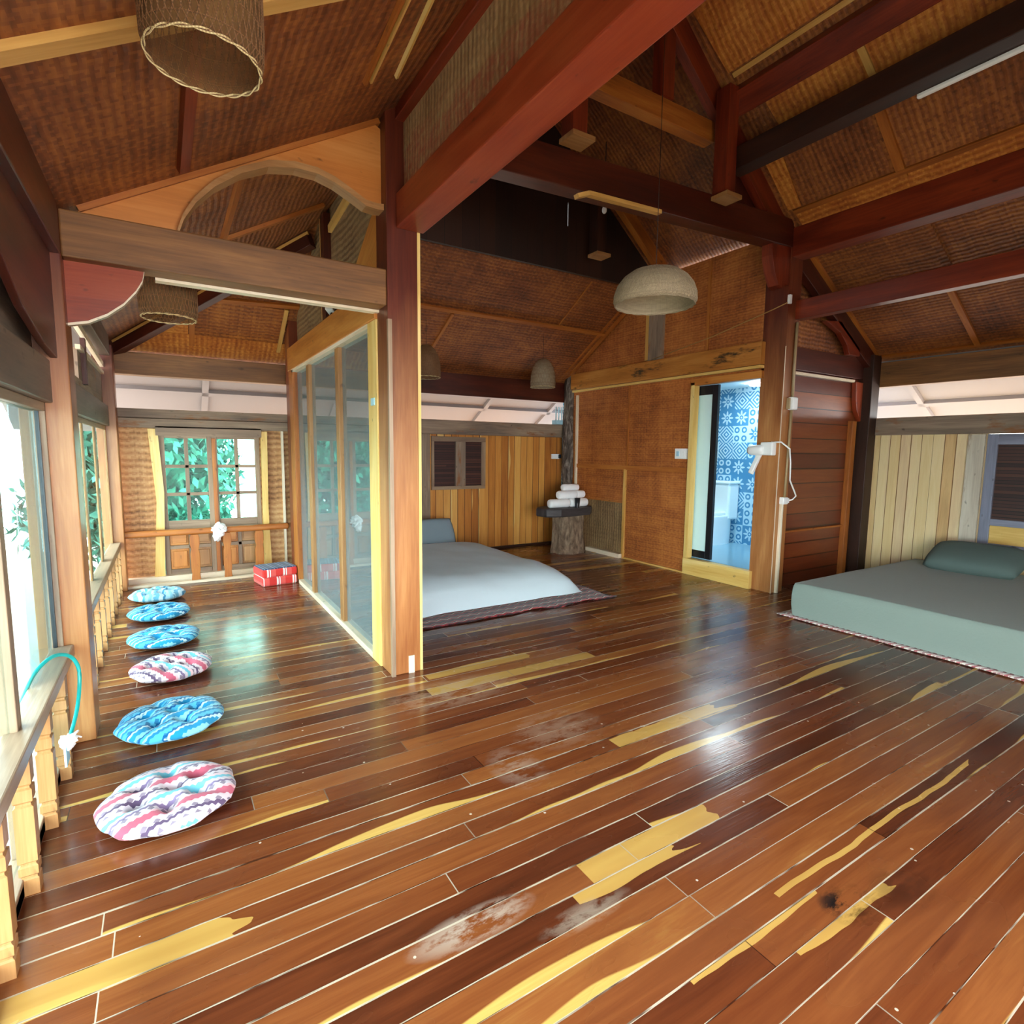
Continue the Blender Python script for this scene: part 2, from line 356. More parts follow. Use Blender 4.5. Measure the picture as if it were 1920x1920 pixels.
M['leafp'] = leafm('pale leaves', ('#285c54', '#437c72', '#74a89c'))
M['trunk'] = plain('tree bark', '#6c5a48', .9, .2, var=.3, sc=9)
def wickerm(name, c0, c1):
    k = N(name); uv = k.uv(); u, v, _ = k.sep(uv)
    a = k.math('PINGPONG', k.math('DIVIDE', u, .004), 1.); b = k.math('PINGPONG', k.math('DIVIDE', v, .004), 1.)
    nz = k.noise(k.map(uv, (40, 12, 1)), 1, 3, .6)
    f = k.math('ADD', k.math('MULTIPLY', k.math('MAXIMUM', a, b), .5), k.math('MULTIPLY', nz, .5))
    col = k.ramp(f, [(.3, c0), (.75, c1)])
    return k.bsdf(col, .6, k.bump(f, .5, .004), .3)
def seethrough(name, c, a):
    k = N(name); d = k.n('ShaderNodeBsdfDiffuse'); d.inputs[0].default_value = lin(c); t = k.n('ShaderNodeBsdfTransparent')
    mx = k.n('ShaderNodeMixShader'); mx.inputs[0].default_value = a; k.l(t.outputs[0], mx.inputs[1]); k.l(d.outputs[0], mx.inputs[2]); k.l(mx.outputs[0], k.out.inputs[0]); return k.m
M['sheer'] = seethrough('sheer bamboo weave', '#7c5c3a', .38)
M['wicker'] = wickerm('brown bamboo weave', '#4e3420', '#846040')
M['wickerg'] = wickerm('grey-gold bamboo weave', '#6c604e', '#a08f74')
M['wickerp'] = wickerm('pale bamboo rim', '#a88c58', '#e8d8a8')

# ------------------------------------------------------------------ mesh helpers
class MB:
    def __init__(s): s.bm = bmesh.new(); s.uvl = s.bm.loops.layers.uv.new('UVMap')
    def add(s, verts, faces, g=None, mi=0, off=True, uvs=None):
        vs = [s.bm.verts.new(V(p)) for p in verts]
        ou, ov = (random.uniform(0, 30), random.uniform(0, 30)) if off else (0, 0)
        fs = []
        for i, f in enumerate(faces):
            try: fc = s.bm.faces.new([vs[j] for j in f])
            except ValueError: continue
            fc.material_index = mi; fs.append(fc); fc.normal_update()
            if uvs:
                for lp, j in zip(fc.loops, f): lp[s.uvl].uv = uvs[j]
                continue
            n = fc.normal; gg = V(g) if g else V((1, 0, 0)); gg.normalize()
            t = n.cross(gg)
            if t.length < .3:
                gg = V((0, 0, 1)) if abs(n.z) < .8 else V((1, 0, 0)); t = n.cross(gg)
            t.normalize()
            # keep a stable across-axis
            m = max(range(3), key=lambda a: abs(t[a]))
            if t[m] < 0: t = -t
            for lp in fc.loops: lp[s.uvl].uv = (lp.vert.co.dot(gg) + ou, lp.vert.co.dot(t) + ov)
        return fs
    def box(s, lo, hi, g=None, mi=0, off=True):
        x0, y0, z0 = lo; x1, y1, z1 = hi
        if x0 > x1: x0, x1 = x1, x0
        if y0 > y1: y0, y1 = y1, y0
        if z0 > z1: z0, z1 = z1, z0
        p = [(x0, y0, z0), (x1, y0, z0), (x1, y1, z0), (x0, y1, z0), (x0, y0, z1), (x1, y0, z1), (x1, y1, z1), (x0, y1, z1)]
        if g is None:
            d = (x1 - x0, y1 - y0, z1 - z0); i = d.index(max(d)); g = [(1, 0, 0), (0, 1, 0), (0, 0, 1)][i]
        s.add(p, [(0, 3, 2, 1), (4, 5, 6, 7), (0, 1, 5, 4), (1, 2, 6, 5), (2, 3, 7, 6), (3, 0, 4, 7)], g, mi, off)
        return s
    def beam(s, p0, p1, w, h, up=(0, 0, 1), mi=0):
        """bar from p0 to p1; w across, h along up; p0/p1 on its centre line"""
        p0 = V(p0); p1 = V(p1); d = (p1 - p0).normalized(); u = V(up); u = (u - d * u.dot(d)).normalized(); r = d.cross(u)
        c = []
        for p in (p0, p1):
            for a, b in ((-1, -1), (1, -1), (1, 1), (-1, 1)): c.append(p + r * (a * w / 2) + u * (b * h / 2))
        s.add(c, [(0, 1, 2, 3), (7, 6, 5, 4), (0, 4, 5, 1), (1, 5, 6, 2), (2, 6, 7, 3), (3, 7, 4, 0)], d, mi)
        return s
    def prism(s, poly, ax, t0, t1, g=(1, 0, 0), mi=0, off=True):
        """poly: list of 2D points in the plane normal to axis ax ('x': (y,z), 'y': (x,z), 'z': (x,y)), extruded t0..t1"""
        def P(q, t):
            return (t, q[0], q[1]) if ax == 'x' else (q[0], t, q[1]) if ax == 'y' else (q[0], q[1], t)
        n = len(poly); vs = [P(q, t0) for q in poly] + [P(q, t1) for q in poly]
        fs = [tuple(range(n)), tuple(range(2*n - 1, n - 1, -1))] + [(i, i + n, (i + 1) % n + n, (i + 1) % n) for i in range(n)]
        s.add(vs, fs, g, mi, off); return s
    def slab(s, pts, th, nrm, g, mi=0, off=True):
        """planar polygon pts (3D) thickened by th along nrm"""
        n = len(pts); nr = V(nrm).normalized(); vs = [V(p) for p in pts] + [V(p) + nr * th for p in pts]
        fs = [tuple(range(n)), tuple(range(2*n - 1, n - 1, -1))] + [(i, i + n, (i + 1) % n + n, (i + 1) % n) for i in range(n)]
        s.add(vs, fs, g, mi, off); return s
    def lathe(s, prof, c=(0, 0, 0), n=24, mi=0, sq=False, cap=True):
        """prof: [(r,z)]"""
        vs = []; uvs = []
        for (r, z) in prof:
            for i in range(n):
                a = 2 * PI * i / n + (PI / 4 if sq else 0)
                vs.append((c[0] + r * math.cos(a), c[1] + r * math.sin(a), c[2] + z)); uvs.append((z, a * max(p[0] for p in prof)))
        fs = []
        for k in range(len(prof) - 1):
            for i in range(n):
                j = (i + 1) % n; fs.append((k*n + i, k*n + j, (k+1)*n + j, (k+1)*n + i))
        if cap:
            fs.append(tuple(range(n - 1, -1, -1))); b = (len(prof) - 1) * n; fs.append(tuple(range(b, b + n)))
        s.add(vs, fs, None, mi, True, uvs); return s
    def tube(s, pts, r, n=8, mi=0, closed=False):
        pts = [V(p) for p in pts]; m = len(pts); vs = []; uvs = []
        up = V((0, 0, 1)); L = 0
        for i, p in enumerate(pts):
            a = pts[(i - 1) % m] if (closed or i > 0) else p; b = pts[(i + 1) % m] if (closed or i < m - 1) else p
            d = (b - a).normalized(); x = d.cross(up)
            if x.length < .1: x = d.cross(V((1, 0, 0)))
            x.normalize(); y = d.cross(x)
            if i: L += (p - pts[i - 1]).length
            for k in range(n):
                t = 2 * PI * k / n; vs.append(p + x * (r * math.cos(t)) + y * (r * math.sin(t))); uvs.append((L, k * r))
        fs = []
        for i in range(m if closed else m - 1):
            j = (i + 1) % m
            for k in range(n):
                q = (k + 1) % n; fs.append((i*n + k, i*n + q, j*n + q, j*n + k))
        if not closed: fs.append(tuple(range(n - 1, -1, -1))); fs.append(tuple(range((m-1)*n, m*n)))
        s.add(vs, fs, None, mi, True, uvs); return s
    def grid(s, fn, nu, nv, mi=0, g=None):
        vs = [fn(i / nu, j / nv) for j in range(nv + 1) for i in range(nu + 1)]
        fs = [(j*(nu+1) + i, j*(nu+1) + i + 1, (j+1)*(nu+1) + i + 1, (j+1)*(nu+1) + i) for j in range(nv) for i in range(nu)]
        s.add(vs, fs, None, mi, True, [(V(p).x, V(p).y) for p in vs]); return s
    def blob(s, c, r, n=3, amp=.0, fr=3., mi=0):
        b2 = bmesh.new(); bmesh.ops.create_icosphere(b2, subdivisions=n, radius=1)
        vs = []
        for v in b2.verts:
            d = v.co.copy(); k = 1 + amp * noise.noise(d * fr + V(c) * 7)
            vs.append(V(c) + V((d.x*r[0], d.y*r[1], d.z*r[2])) * k)
        b2.verts.index_update(); fs = [tuple(v.index for v in f.verts) for f in b2.faces]
        b2.free(); s.add(vs, fs, None, mi, True, [(p.x + p.z*.3, p.y + p.z) for p in vs]); return s
    def build(s, name, mat, parent=None, bevel=0., smooth=False, recalc=True, origin=True, sub=0):
        if recalc: bmesh.ops.recalc_face_normals(s.bm, faces=s.bm.faces)
        base = V((0, 0, 0))
        if parent is None and origin and len(s.bm.verts):
            xs = [v.co for v in s.bm.verts]
            base = V(((min(p.x for p in xs) + max(p.x for p in xs)) / 2, (min(p.y for p in xs) + max(p.y for p in xs)) / 2, min(p.z for p in xs)))
            bmesh.ops.translate(s.bm, verts=s.bm.verts, vec=-base)
        me = bpy.data.meshes.new(name); s.bm.to_mesh(me); s.bm.free()
        for m in (mat if isinstance(mat, (list, tuple)) else [mat]): me.materials.append(m)
        if smooth:
            for p in me.polygons: p.use_smooth = True
        o = bpy.data.objects.new(name, me); COL.objects.link(o)
        if parent is not None:
            o.parent = parent
            o.location = -parent.location if parent.parent is None else (0, 0, 0)
        else: o.location = base
        if bevel:
            b = o.modifiers.new('bevel', 'BEVEL'); b.width = bevel; b.segments = 2; b.limit_method = 'ANGLE'
        if sub:
            q = o.modifiers.new('sub', 'SUBSURF'); q.levels = sub; q.render_levels = sub
        return o

def tag(o, label, cat, group=None, kind=None):
    o['label'] = label; o['category'] = cat
    if group: o['group'] = group
    if kind: o['kind'] = kind
    return o
def struct(o): o['kind'] = 'structure'; return o
def empty(name, loc, label, cat, group=None, kind=None):
    o = bpy.data.objects.new(name, None); COL.objects.link(o); o.location = loc
    return tag(o, label, cat, group, kind)
def sempty(name, loc):
    o = bpy.data.objects.new(name, None); COL.objects.link(o); o.location = loc; o['kind'] = 'structure'; return o
def copy_tree(o, parent=None):
    c = o.copy(); COL.objects.link(c); c.parent = parent
    for ch in list(o.children): copy_tree(ch, c)
    return c

# ------------------------------------------------------------------ roof planes
ZL = lambda x: 2.61 + .565 * (x + .37)          # left veranda roof
ZB = lambda y: 2.705 + .594 * (6.98 - y)        # back roof
ZR = lambda x: 2.66 + .56 * (7.4 - x)           # right aisle roof
ZM = lambda x: 3.76 + .816 * (5.5 - x)          # main gable, right slope
XR = 3.44                                       # ridge
ZN = lambda x: 3.76 + .816 * (x - 1.38)         # main gable, left slope
Y0 = -1.6
def hipy(x): return 6.98 - (ZL(x) - 2.705) / .594

# ================================================================== SETTING
struct(MB().box((-.5, Y0, -.05), (7.45, 7.35, 0), (1, 0, 0), off=False).build('floor', M['floor'], origin=False))

# ceilings (woven matting between battens; battens are children)
cl = struct(MB().slab([(-.56, Y0, ZL(-.56)), (1.31, Y0, ZL(1.31)), (1.31, hipy(1.31), ZL(1.31)), (-.56, hipy(-.56), ZL(-.56))], .015, (-.565, 0, 1), (1, 0, .565)).build('ceiling', M['wovend'], origin=False))
def batten(par, a, b, w=.045, h=.025, m='batten', up=(0, 0, 1)):
    return MB().beam(a, b, w, h, up).build('batten', M[m], par)
UL = (-.565, 0, 1)
def onL(x, y, d=.014): return (x, y, ZL(x) - d)
batten(cl, onL(-.5, 2.24), onL(1.28, 2.2), .075, .03, 'batten', UL)
batten(cl, onL(.145, 3.4), onL(.15, 2.27), .05, .035, 'red', UL)
batten(cl, onL(.15, 2.17), onL(.15, Y0 + .2), .05, .035, 'red', UL)
batten(cl, onL(.95, 2.98), onL(.9, 2.26), .018, .02, 'battenb', UL)
batten(cl, onL(.98, 2.98), onL(.93, 2.26), .012, .02, 'batten', UL)
batten(cl, onL(1.125, 3.0), onL(1.04, 2.26), .014, .02, 'yellow', UL)
batten(cl, onL(-.47, 4.9), onL(1.2, 4.9), .05, .03, 'battenb', UL)
batten(cl, onL(.45, 3.65), onL(.45, 6.4), .04, .03, 'battenb', UL)
cb = struct(MB().slab([(-.56, hipy(-.56), ZB(hipy(-.56))), (1.31, hipy(1.31), ZB(hipy(1.31))), (1.31, 5.38, ZB(5.38)), (5.6, 5.38, ZB(5.38)), (5.6, 7.38, ZB(7.38)), (-.56, 7.38, ZB(7.38))], .015, (0, .594, 1), (0, -1, .594)).build('ceiling.001', M['wovend'], origin=False))
UB = (0, .594, 1)
def onB(x, y, d=.014): return (x, y, ZB(y) - d)
batten(cb, onB(1.4, 6.2), onB(5.4, 6.2), .05, .03, 'battenb', UB)
batten(cb, onB(3.02, 6.24), onB(2.98, 6.98), .035, .025, 'battenb', UB)
batten(cb, onB(4.55, 5.5), onB(4.55, 6.16), .016, .012, 'battenb', UB)
batten(cb, onB(5.40, 5.45), onB(5.40, 6.98), .045, .035, 'battenb', UB)
batten(cb, onB(5.3, 5.45), onB(5.3, 6.98), .02, .025, 'battenb', UB)
batten(cb, onB(.30, 6.53), onB(.305, 7.12), .05, .03, 'battenb', UB)
batten(cb, onB(.30, 6.51), onB(1.32, 6.45), .05, .03, 'battenb', UB)
batten(cb, onB(1.18, 6.5), onB(1.18, 7.1), .04, .03, 'batten', UB)
MB().slab([(-.4, 6.99, ZB(6.99) - .004), (1.3, 6.99, ZB(6.99) - .004), (1.3, 7.28, ZB(7.28) - .004), (-.4, 7.28, ZB(7.28) - .004)], -.008, (0, .594, 1), (1, 0, 0)).build('matting_strip', M['wovenl'], cb)
MB().slab([(.33, 6.52, ZB(6.52) - .002), (1.2, 6.52, ZB(6.52) - .002), (1.2, 7.0, ZB(7.0) - .002), (.33, 7.0, ZB(7.0) - .002)], -.006, (0, .594, 1), (0, -1, .594)).build('matting_panel', M['woven'], cb)
MB().slab([(-.2, 6.75, ZB(6.75) - .002), (.27, 6.75, ZB(6.75) - .002), (.27, 7.0, ZB(7.0) - .002), (-.2, 7.0, ZB(7.0) - .002)], -.006, (0, .594, 1), (0, -1, .594)).build('matting_panel', M['wovenl'], cb)

cr = struct(MB().slab([(5.56, Y0, ZR(5.56)), (7.46, Y0, ZR(7.46)), (7.46, 3.7, ZR(7.46)), (5.56, 3.7, ZR(5.56))], .015, (.56, 0, 1), (1, 0, -.56)).build('ceiling.002', M['wovend'], origin=False))
UR = (.56, 0, 1)
def onR(x, y, d=.014): return (x, y, ZR(x) - d)
batten(cr, onR(5.72, 3.47), onR(7.38, 3.5), .05, .03, 'battenb', UR)
batten(cr, onR(5.72, 2.46), onR(6.3, 2.45), .07, .02, 'wovend', UR)
batten(cr, onR(6.45, 2.52), onR(7.36, 2.52), .055, .03, 'battenb', UR)
batten(cr, onR(7.36, 3.45), onR(7.36, Y0), .035, .03, 'battenb', UR)
batten(cr, onR(5.9, 1.4), onR(7.36, 1.4), .05, .03, 'battenb', UR)
cm = struct(MB().slab([(5.62, Y0, ZM(5.62)), (5.62, 5.4, ZM(5.62)), (XR, 5.4, ZM(XR)), (XR, Y0, ZM(XR))], .015, (.816, 0, 1), (0, 1, 0)).build('ceiling.003', M['wovend'], origin=False))
UM = (.816, 0, 1)
def onM(x, y, d=.014): return (x, y, ZM(x) - d)
batten(cm, onM(4.88, 2.48), onM(5.4, 2.48), .07, .03, 'battenb', UM)
batten(cm, onM(5.36, 3.42), onM(5.36, Y0), .045, .035, 'battenb', UM)
batten(cm, onM(4.5, 2.46), onM(4.74, 2.44), .05, .03, 'batten', UM)
batten(cm, onM(4.3, 3.38), onM(4.3, Y0), .04, .03, 'batten', UM)
MB().slab([(3.5, Y0, ZM(3.5) - .002), (4.28, Y0, ZM(4.28) - .002), (4.28, 3.42, ZM(4.28) - .002), (3.5, 3.5, ZM(3.5) - .002)], -.006, UM, (0, 1, 0)).build('matting_panel', M['wovenl'], cm)
MB().slab([(4.48, Y0, ZM(4.48) - .002), (4.86, Y0, ZM(4.86) - .002), (4.86, 3.2, ZM(4.86) - .002), (4.48, 3.25, ZM(4.48) - .002)], -.006, UM, (0, 1, 0)).build('matting_panel', M['wovenl'], cm)
MB().slab([(5.39, Y0, ZM(5.39) - .002), (5.55, Y0, ZM(5.55) - .002), (5.55, 3.4, ZM(5.55) - .002), (5.39, 3.42, ZM(5.39) - .002)], -.008, UM, (1, 0, -.816)).build('matting_panel', M['wovenl'], cm)
MB().slab([(4.95, 3.3, ZM(4.95) - .002), (5.34, 3.34, ZM(5.34) - .002), (5.34, 3.47, ZM(5.34) - .002), (4.92, 3.47, ZM(4.92) - .002)], -.008, UM, (0, 1, 0)).build('matting_strip', M['wovenl'], cm)
struct(MB().slab([(1.26, Y0, ZN(1.26)), (XR, Y0, ZN(XR)), (XR, 5.4, ZN(XR)), (1.26, 5.4, ZN(1.26))], .015, (-.816, 0, 1), (0, 1, 0)).build('ceiling.004', M['wovend'], origin=False))

# white eave soffits outside the walls
def eave(name, pts, nrm, g, rows):
    e = struct(MB().slab(pts, .02, nrm, g).build(name, M['soffit'], origin=False))
    for a, b in rows: MB().beam(a, b, .07, .05, nrm).build('batten', M['soffit'], e)
eave('ceiling.005', [(-1.5, 7.38, ZB(7.38)), (8.6, 7.38, ZB(7.38)), (8.6, 8.7, ZB(8.7)), (-1.5, 8.7, ZB(8.7))], UB, (1, 0, 0),
     [(onB(-1.4, 7.85, .03), onB(8.5, 7.85, .03)), (onB(-1.4, 8.5, .03), onB(8.5, 8.5, .03))] + [(onB(x, 7.4, .03), onB(x, 8.68, .03)) for x in (.45, 2.2, 3.05, 4.35, 5.6, 6.4)])
eave('ceiling.006', [(7.46, Y0, ZR(7.46)), (8.6, Y0, ZR(8.6)), (8.6, 7.4, ZR(8.6)), (7.46, 7.4, ZR(7.46))], UR, (0, 1, 0),
     [(onR(8.25, Y0, .03), onR(8.25, 7.3, .03))] + [(onR(7.5, y, .03), onR(8.58, y, .03)) for y in (1.85, 3.35, 5.0)])
eave('ceiling.007', [(-1.4, Y0, ZL(-1.4)), (-.56, Y0, ZL(-.56)), (-.56, 7.4, ZL(-.56)), (-1.4, 7.4, ZL(-1.4))], UL, (0, 1, 0),
     [(onL(-1.0, Y0, .03), onL(-1.0, 7.3, .03))])

# ---------------------------------------------------------------- walls
# end wall of the veranda: matting beside the doors, clerestory opening above
we = struct(MB().box((-.45, 7.2, .05), (-.06, 7.23, 1.70), (0, 0, 1)).box((.95, 7.2, .05), (1.37, 7.23, 1.72), (0, 0, 1)).build('wall_veranda', M['wovene'], origin=False))
MB().box((-.45, 7.12, 0), (1.36, 7.24, .075)).build('sill', M['whitewood'], we)
MB().prism([(-.165, 0), (-.065, 0), (-.03, 1.0), (-.06, 1.69), (-.15, 1.69), (-.105, .9)], 'y', 7.15, 7.2, (0, 0, 1)).build('jamb', M['yellow'], we)
MB().prism([(.955, 0), (1.04, 0), (1.02, .8), (1.035, 1.69), (.965, 1.69)], 'y', 7.15, 7.2, (0, 0, 1)).build('jamb', M['yellow'], we)
MB().box((1.19, 7.16, .05), (1.215, 7.2, 1.7)).build('cover_strip', M['whitewood'], we)
MB().box((-.08, 7.14, 1.62), (.97, 7.235, 1.72)).build('head', M['winframe'], we)
# double door
d1 = sempty('door_1', (.45, 7.22, 0))
for side, (xa, xb, ma) in enumerate(((-.055, .455, 'winframe'), (.455, .95, 'winframe'))):
    st = .052
    leaf = MB()
    leaf.box((xa, 7.19, .06), (xa + st, 7.23, 1.64)).box((xb - st, 7.19, .06), (xb, 7.23, 1.64))
    for z0, z1 in ((.06, .13), (.36, .40), (.56, .68), (1.595, 1.64)): leaf.box((xa + st, 7.19, z0), (xb - st, 7.23, z1))
    xm = (xa + xb) / 2
    leaf.box((xm - .02, 7.19, .13), (xm + .02, 7.23, .56)).box((xm - .02, 7.195, .68), (xm + .02, 7.225, 1.595))
    for z in (.975, 1.285): leaf.box((xa + st, 7.195, z - .018), (xb - st, 7.225, z + .018))
    lf = leaf.build('leaf', M['winframe'], d1, bevel=.004)
    for c in range(2):
        x0, x1 = (xa + st, xm - .02) if c == 0 else (xm + .02, xb - st)
        for r, (z0, z1) in enumerate(((.68, .957), (.993, 1.267), (1.303, 1.595))):
            MB().box((x0, 7.207, z0), (x1, 7.213, z1)).build('pane', M['panegreen'], lf)
        for (z0, z1) in ((.13, .36), (.40, .56)):
            MB().box((x0 + .02, 7.195, z0 + .025), (x1 - .02, 7.22, z1 - .025)).box((x0, 7.212, z0), (x1, 7.222, z1)).build('panel', M['baluster' if (c + r) % 2 else 'orange'], lf, bevel=.006)
MB().box((.45, 7.165, .06), (.49, 7.19, 1.6)).build('meeting_stile', M['battenb'], d1, bevel=.003)

# back wall of the bed alcove
wb = struct(MB().box((1.36, 7.3, 0), (3.19, 7.33, 1.72), (0, 0, 1)).box((3.19, 7.3, 0), (4.06, 7.33, .93), (0, 0, 1)).box((3.19, 7.3, 1.68), (4.06, 7.33, 1.74), (0, 0, 1)).box((4.06, 7.3, 0), (5.7, 7.33, 1.72), (0, 0, 1)).build('wall_back', M['planko'], origin=False))
w3 = sempty('window_3', (3.62, 7.3, .93))
MB().box((3.19, 7.27, .93), (4.06, 7.33, .98)).box((3.19, 7.27, 1.62), (4.06, 7.33, 1.69)).box((3.19, 7.27, .98), (3.23, 7.33, 1.62)).box((3.99, 7.27, .98), (4.06, 7.33, 1.62)).build('window_frame', M['winframe'], w3, bevel=.004)
MB().box((3.56, 7.26, .98), (3.72, 7.3, 1.62)).build('meeting_stiles', M['grey'], w3, bevel=.004)
MB().box((3.23, 7.3, .98), (3.66, 7.31, 1.62), (1, 0, 0)).build('shutter', M['slat'], w3)
MB().box((3.72, 7.285, .98), (3.99, 7.295, 1.62), (1, 0, 0)).build('shutter', M['slat'], w3)
struct(MB().box((2.98, 7.24, 0), (3.15, 7.3, 1.72)).build('trim_1', M['grey'], bevel=.005))
struct(MB().box((3.55, 7.245, 0), (5.5, 7.3, .03)).build('baseboard_back', M['blackwood']))

# bathroom wall (boards of matting in a frame) with its door opening
pth = [(3.72, 0), (3.72, .0)]
wbm = MB()
for (ya, yb, za, zb) in ((4.66, 5.73, 0, 1.28), (4.66, 5.73, 1.28, 2.42), (5.77, 6.98, .78, 1.28), (5.77, 6.98, 1.28, 2.42), (3.72, 4.66, 2.33, 2.42)):
    wbm.box((5.47, ya, za), (5.5, yb, zb), (0, 0, 1))
wbm.box((5.475, 5.73, 0), (5.5, 5.77, 2.42), (0, 0, 1))
wbt = struct(wbm.build('wall_bathroom', M['wovenw'], origin=False))
MB().box((5.475, 5.77, 0), (5.5, 6.98, .78), (0, 1, 0)).build('lower_panel', M['woveng'], wbt)
MB().box((5.44, 5.75, .0), (5.472, 5.785, 1.26)).build('batten', M['batten'], wbt)
MB().box((5.452, 4.66, 1.25), (5.472, 6.9, 1.31)).build('batten', M['battenb'], wbt)
MB().box((5.455, 5.79, .78), (5.472, 6.9, .80)).build('batten', M['battenb'], wbt)
MB().box((5.455, 5.73, 1.31), (5.472, 5.75, 2.42)).build('batten', M['battenb'], wbt)
MB().box((5.43, 4.66, 0), (5.472, 5.73, .02)).build('batten', M['batten'], wbt)
MB().box((5.44, 6.85, .7), (5.472, 6.885, 2.36)).build('batten', M['whitewood'], wbt)
MB().box((5.45, 6.9, 1.0), (5.472, 6.92, 2.3)).build('batten', M['battenb'], wbt)
gm = MB()
ys = [3.72, 4.48, 5.15, 5.42, 6.98]
top = lambda y: min(ZB(y), 3.74)
for a, b in zip(ys[:-1], ys[1:]):
    if a < 5.24 < b: gm.prism([(a, 2.42), (b, 2.42), (b, top(b)), (5.24, top(5.24)), (a, top(a))], 'x', 5.472, 5.5, (0, 0, 1))
    else: gm.prism([(a, 2.42), (b, 2.42), (b, top(b)), (a, top(a))], 'x', 5.472, 5.5, (0, 0, 1))
gm.build('gable_matting', M['wovenw'], wbt)
MB().box((5.44, 5.15, 2.66), (5.475, 5.4, 3.6)).build('strut', M['grey'], wbt)
MB().box((5.435, 5.4, 2.7), (5.475, 5.45, 3.55)).build('batten', M['batten'], wbt)
MB().box((5.46, 4.46, 2.68), (5.475, 4.5, 3.7)).build('batten', M['battenb'], wbt)
struct(MB().box((5.38, 5.77, 0), (5.47, 6.5, .06)).build('baseboard_alcove', M['whitewood'], bevel=.004))
# bathroom door: frame, threshold, half-open sliding leaf
d2 = sempty('door_2', (5.47, 4.2, 0))
MB().box((5.42, 3.72, .0), (5.52, 4.66, .2)).build('threshold', M['yellow'], d2, bevel=.005)
MB().box((5.43, 4.6, .2), (5.52, 4.66, 2.34)).build('jamb', M['yellow'], d2, bevel=.004)
MB().box((5.43, 3.72, 2.30), (5.52, 4.66, 2.38)).build('head', M['orange'], d2, bevel=.004)
sl = MB().box((5.535, 4.34, .21), (5.575, 4.42, 2.30)).box((5.535, 4.42, .21), (5.575, 5.2, .30)).box((5.535, 4.42, 2.19), (5.575, 5.2, 2.30)).box((5.535, 5.12, .3), (5.575, 5.2, 2.19)).build('sliding_leaf', M['black'], d2, bevel=.003)
MB().box((5.55, 4.42, .3), (5.56, 5.12, 2.19)).build('pane', plain('frosted door pane', '#d0f2f6', .3), sl)

# bathroom interior
struct(MB().box((5.5, 3.7, .0), (7.1, 7.3, .2), (1, 0, 0)).build('floor.001', M['bathfloor'], origin=False))
struct(MB().box((7.0, 3.7, .2), (7.05, 7.3, 2.42), (0, 0, 1), off=False).build('wall_tiled', M['tile'], origin=False))
struct(MB().box((5.5, 7.25, .2), (7.0, 7.3, 2.42)).build('wall_bathroom_end', M['tile'], origin=False))
struct(MB().box((5.68, 3.68, .2), (7.0, 3.72, 2.42)).build('wall_bathroom_side', M['bathwall'], origin=False))
struct(MB().box((5.5, 3.7, 2.42), (7.1, 7.3, 2.46)).build('ceiling.008', M['bathwall'], origin=False))

# red board wall of the right aisle
wr = struct(MB().box((5.68, 3.62, 0), (7.4, 3.66, 2.42), (1, 0, 0)).build('wall_plank', M['plankr'], origin=False))
MB().prism([(5.68, 2.42), (7.4, 2.42), (7.4, ZR(7.4)), (5.68, ZR(5.68))], 'y', 3.62, 3.66, (0, 0, 1)).build('gable_matting', M['wovend'], wr)
MB().box((5.68, 3.57, 2.40), (7.3, 3.62, 2.64)).build('cross_board', M['dark'], wr, bevel=.004)
MB().box((5.8, 3.585, 2.355), (7.05, 3.62, 2.385)).build('pale_strip', M['whitewood'], wr)
MB().box((5.69, 3.56, 0), (5.79, 3.62, .95)).build('short_post', M['postdark'], wr, bevel=.004)
MB().box((5.8, 3.595, .62), (7.04, 3.62, .64)).build('ledge', M['battenb'], wr)
MB().box((7.03, 3.56, 0), (7.12, 3.62, 1.9)).build('frame_post', M['battenb'], wr, bevel=.004)
MB().prism([(7.04, 2.36), (7.3, 2.36), (7.3, 1.86), (7.2, 1.9), (7.1, 2.02), (7.06, 2.15)], 'y', 3.56, 3.615, (0, 0, 1)).build('corner_bracket', M['red2'], wr, bevel=.004)

# right wall with window
wy = struct(MB().box((7.4, 2.36, 0), (7.44, 3.7, 1.77), (0, 0, 1)).box((7.4, .9, 0), (7.44, 2.36, .5), (0, 0, 1)).box((7.4, Y0, 0), (7.44, .9, 1.77), (0, 0, 1)).build('wall_right', M['planky'], origin=False))
w4 = sempty('window_4', (7.4, 1.6, .5))
MB().box((7.37, 2.27, .5), (7.44, 2.36, 1.73)).box((7.37, .9, .5), (7.44, .98, 1.73)).box((7.37, .98, 1.62), (7.44, 2.27, 1.73)).box((7.37, .98, .77), (7.44, 2.27, .84)).box((7.37, .98, .5), (7.44, 2.27, .58)).build('window_frame', M['winblue'], w4, bevel=.004)
MB().box((7.4, .98, .84), (7.42, 2.27, 1.62), (0, 1, 0)).build('shutter', M['slat'], w4)
MB().box((7.39, .98, .58), (7.43, 2.27, .77), (0, 1, 0)).build('panel', M['yellow'], w4)
struct(MB().box((7.37, 2.38, .0), (7.4, 2.53, 1.73)).build('trim_2', wood('pale knotty board', ('#a89c8c', '#c8bcaa', '#dcd4c4'), .5, .3, worn='#a48c74'), bevel=.004))

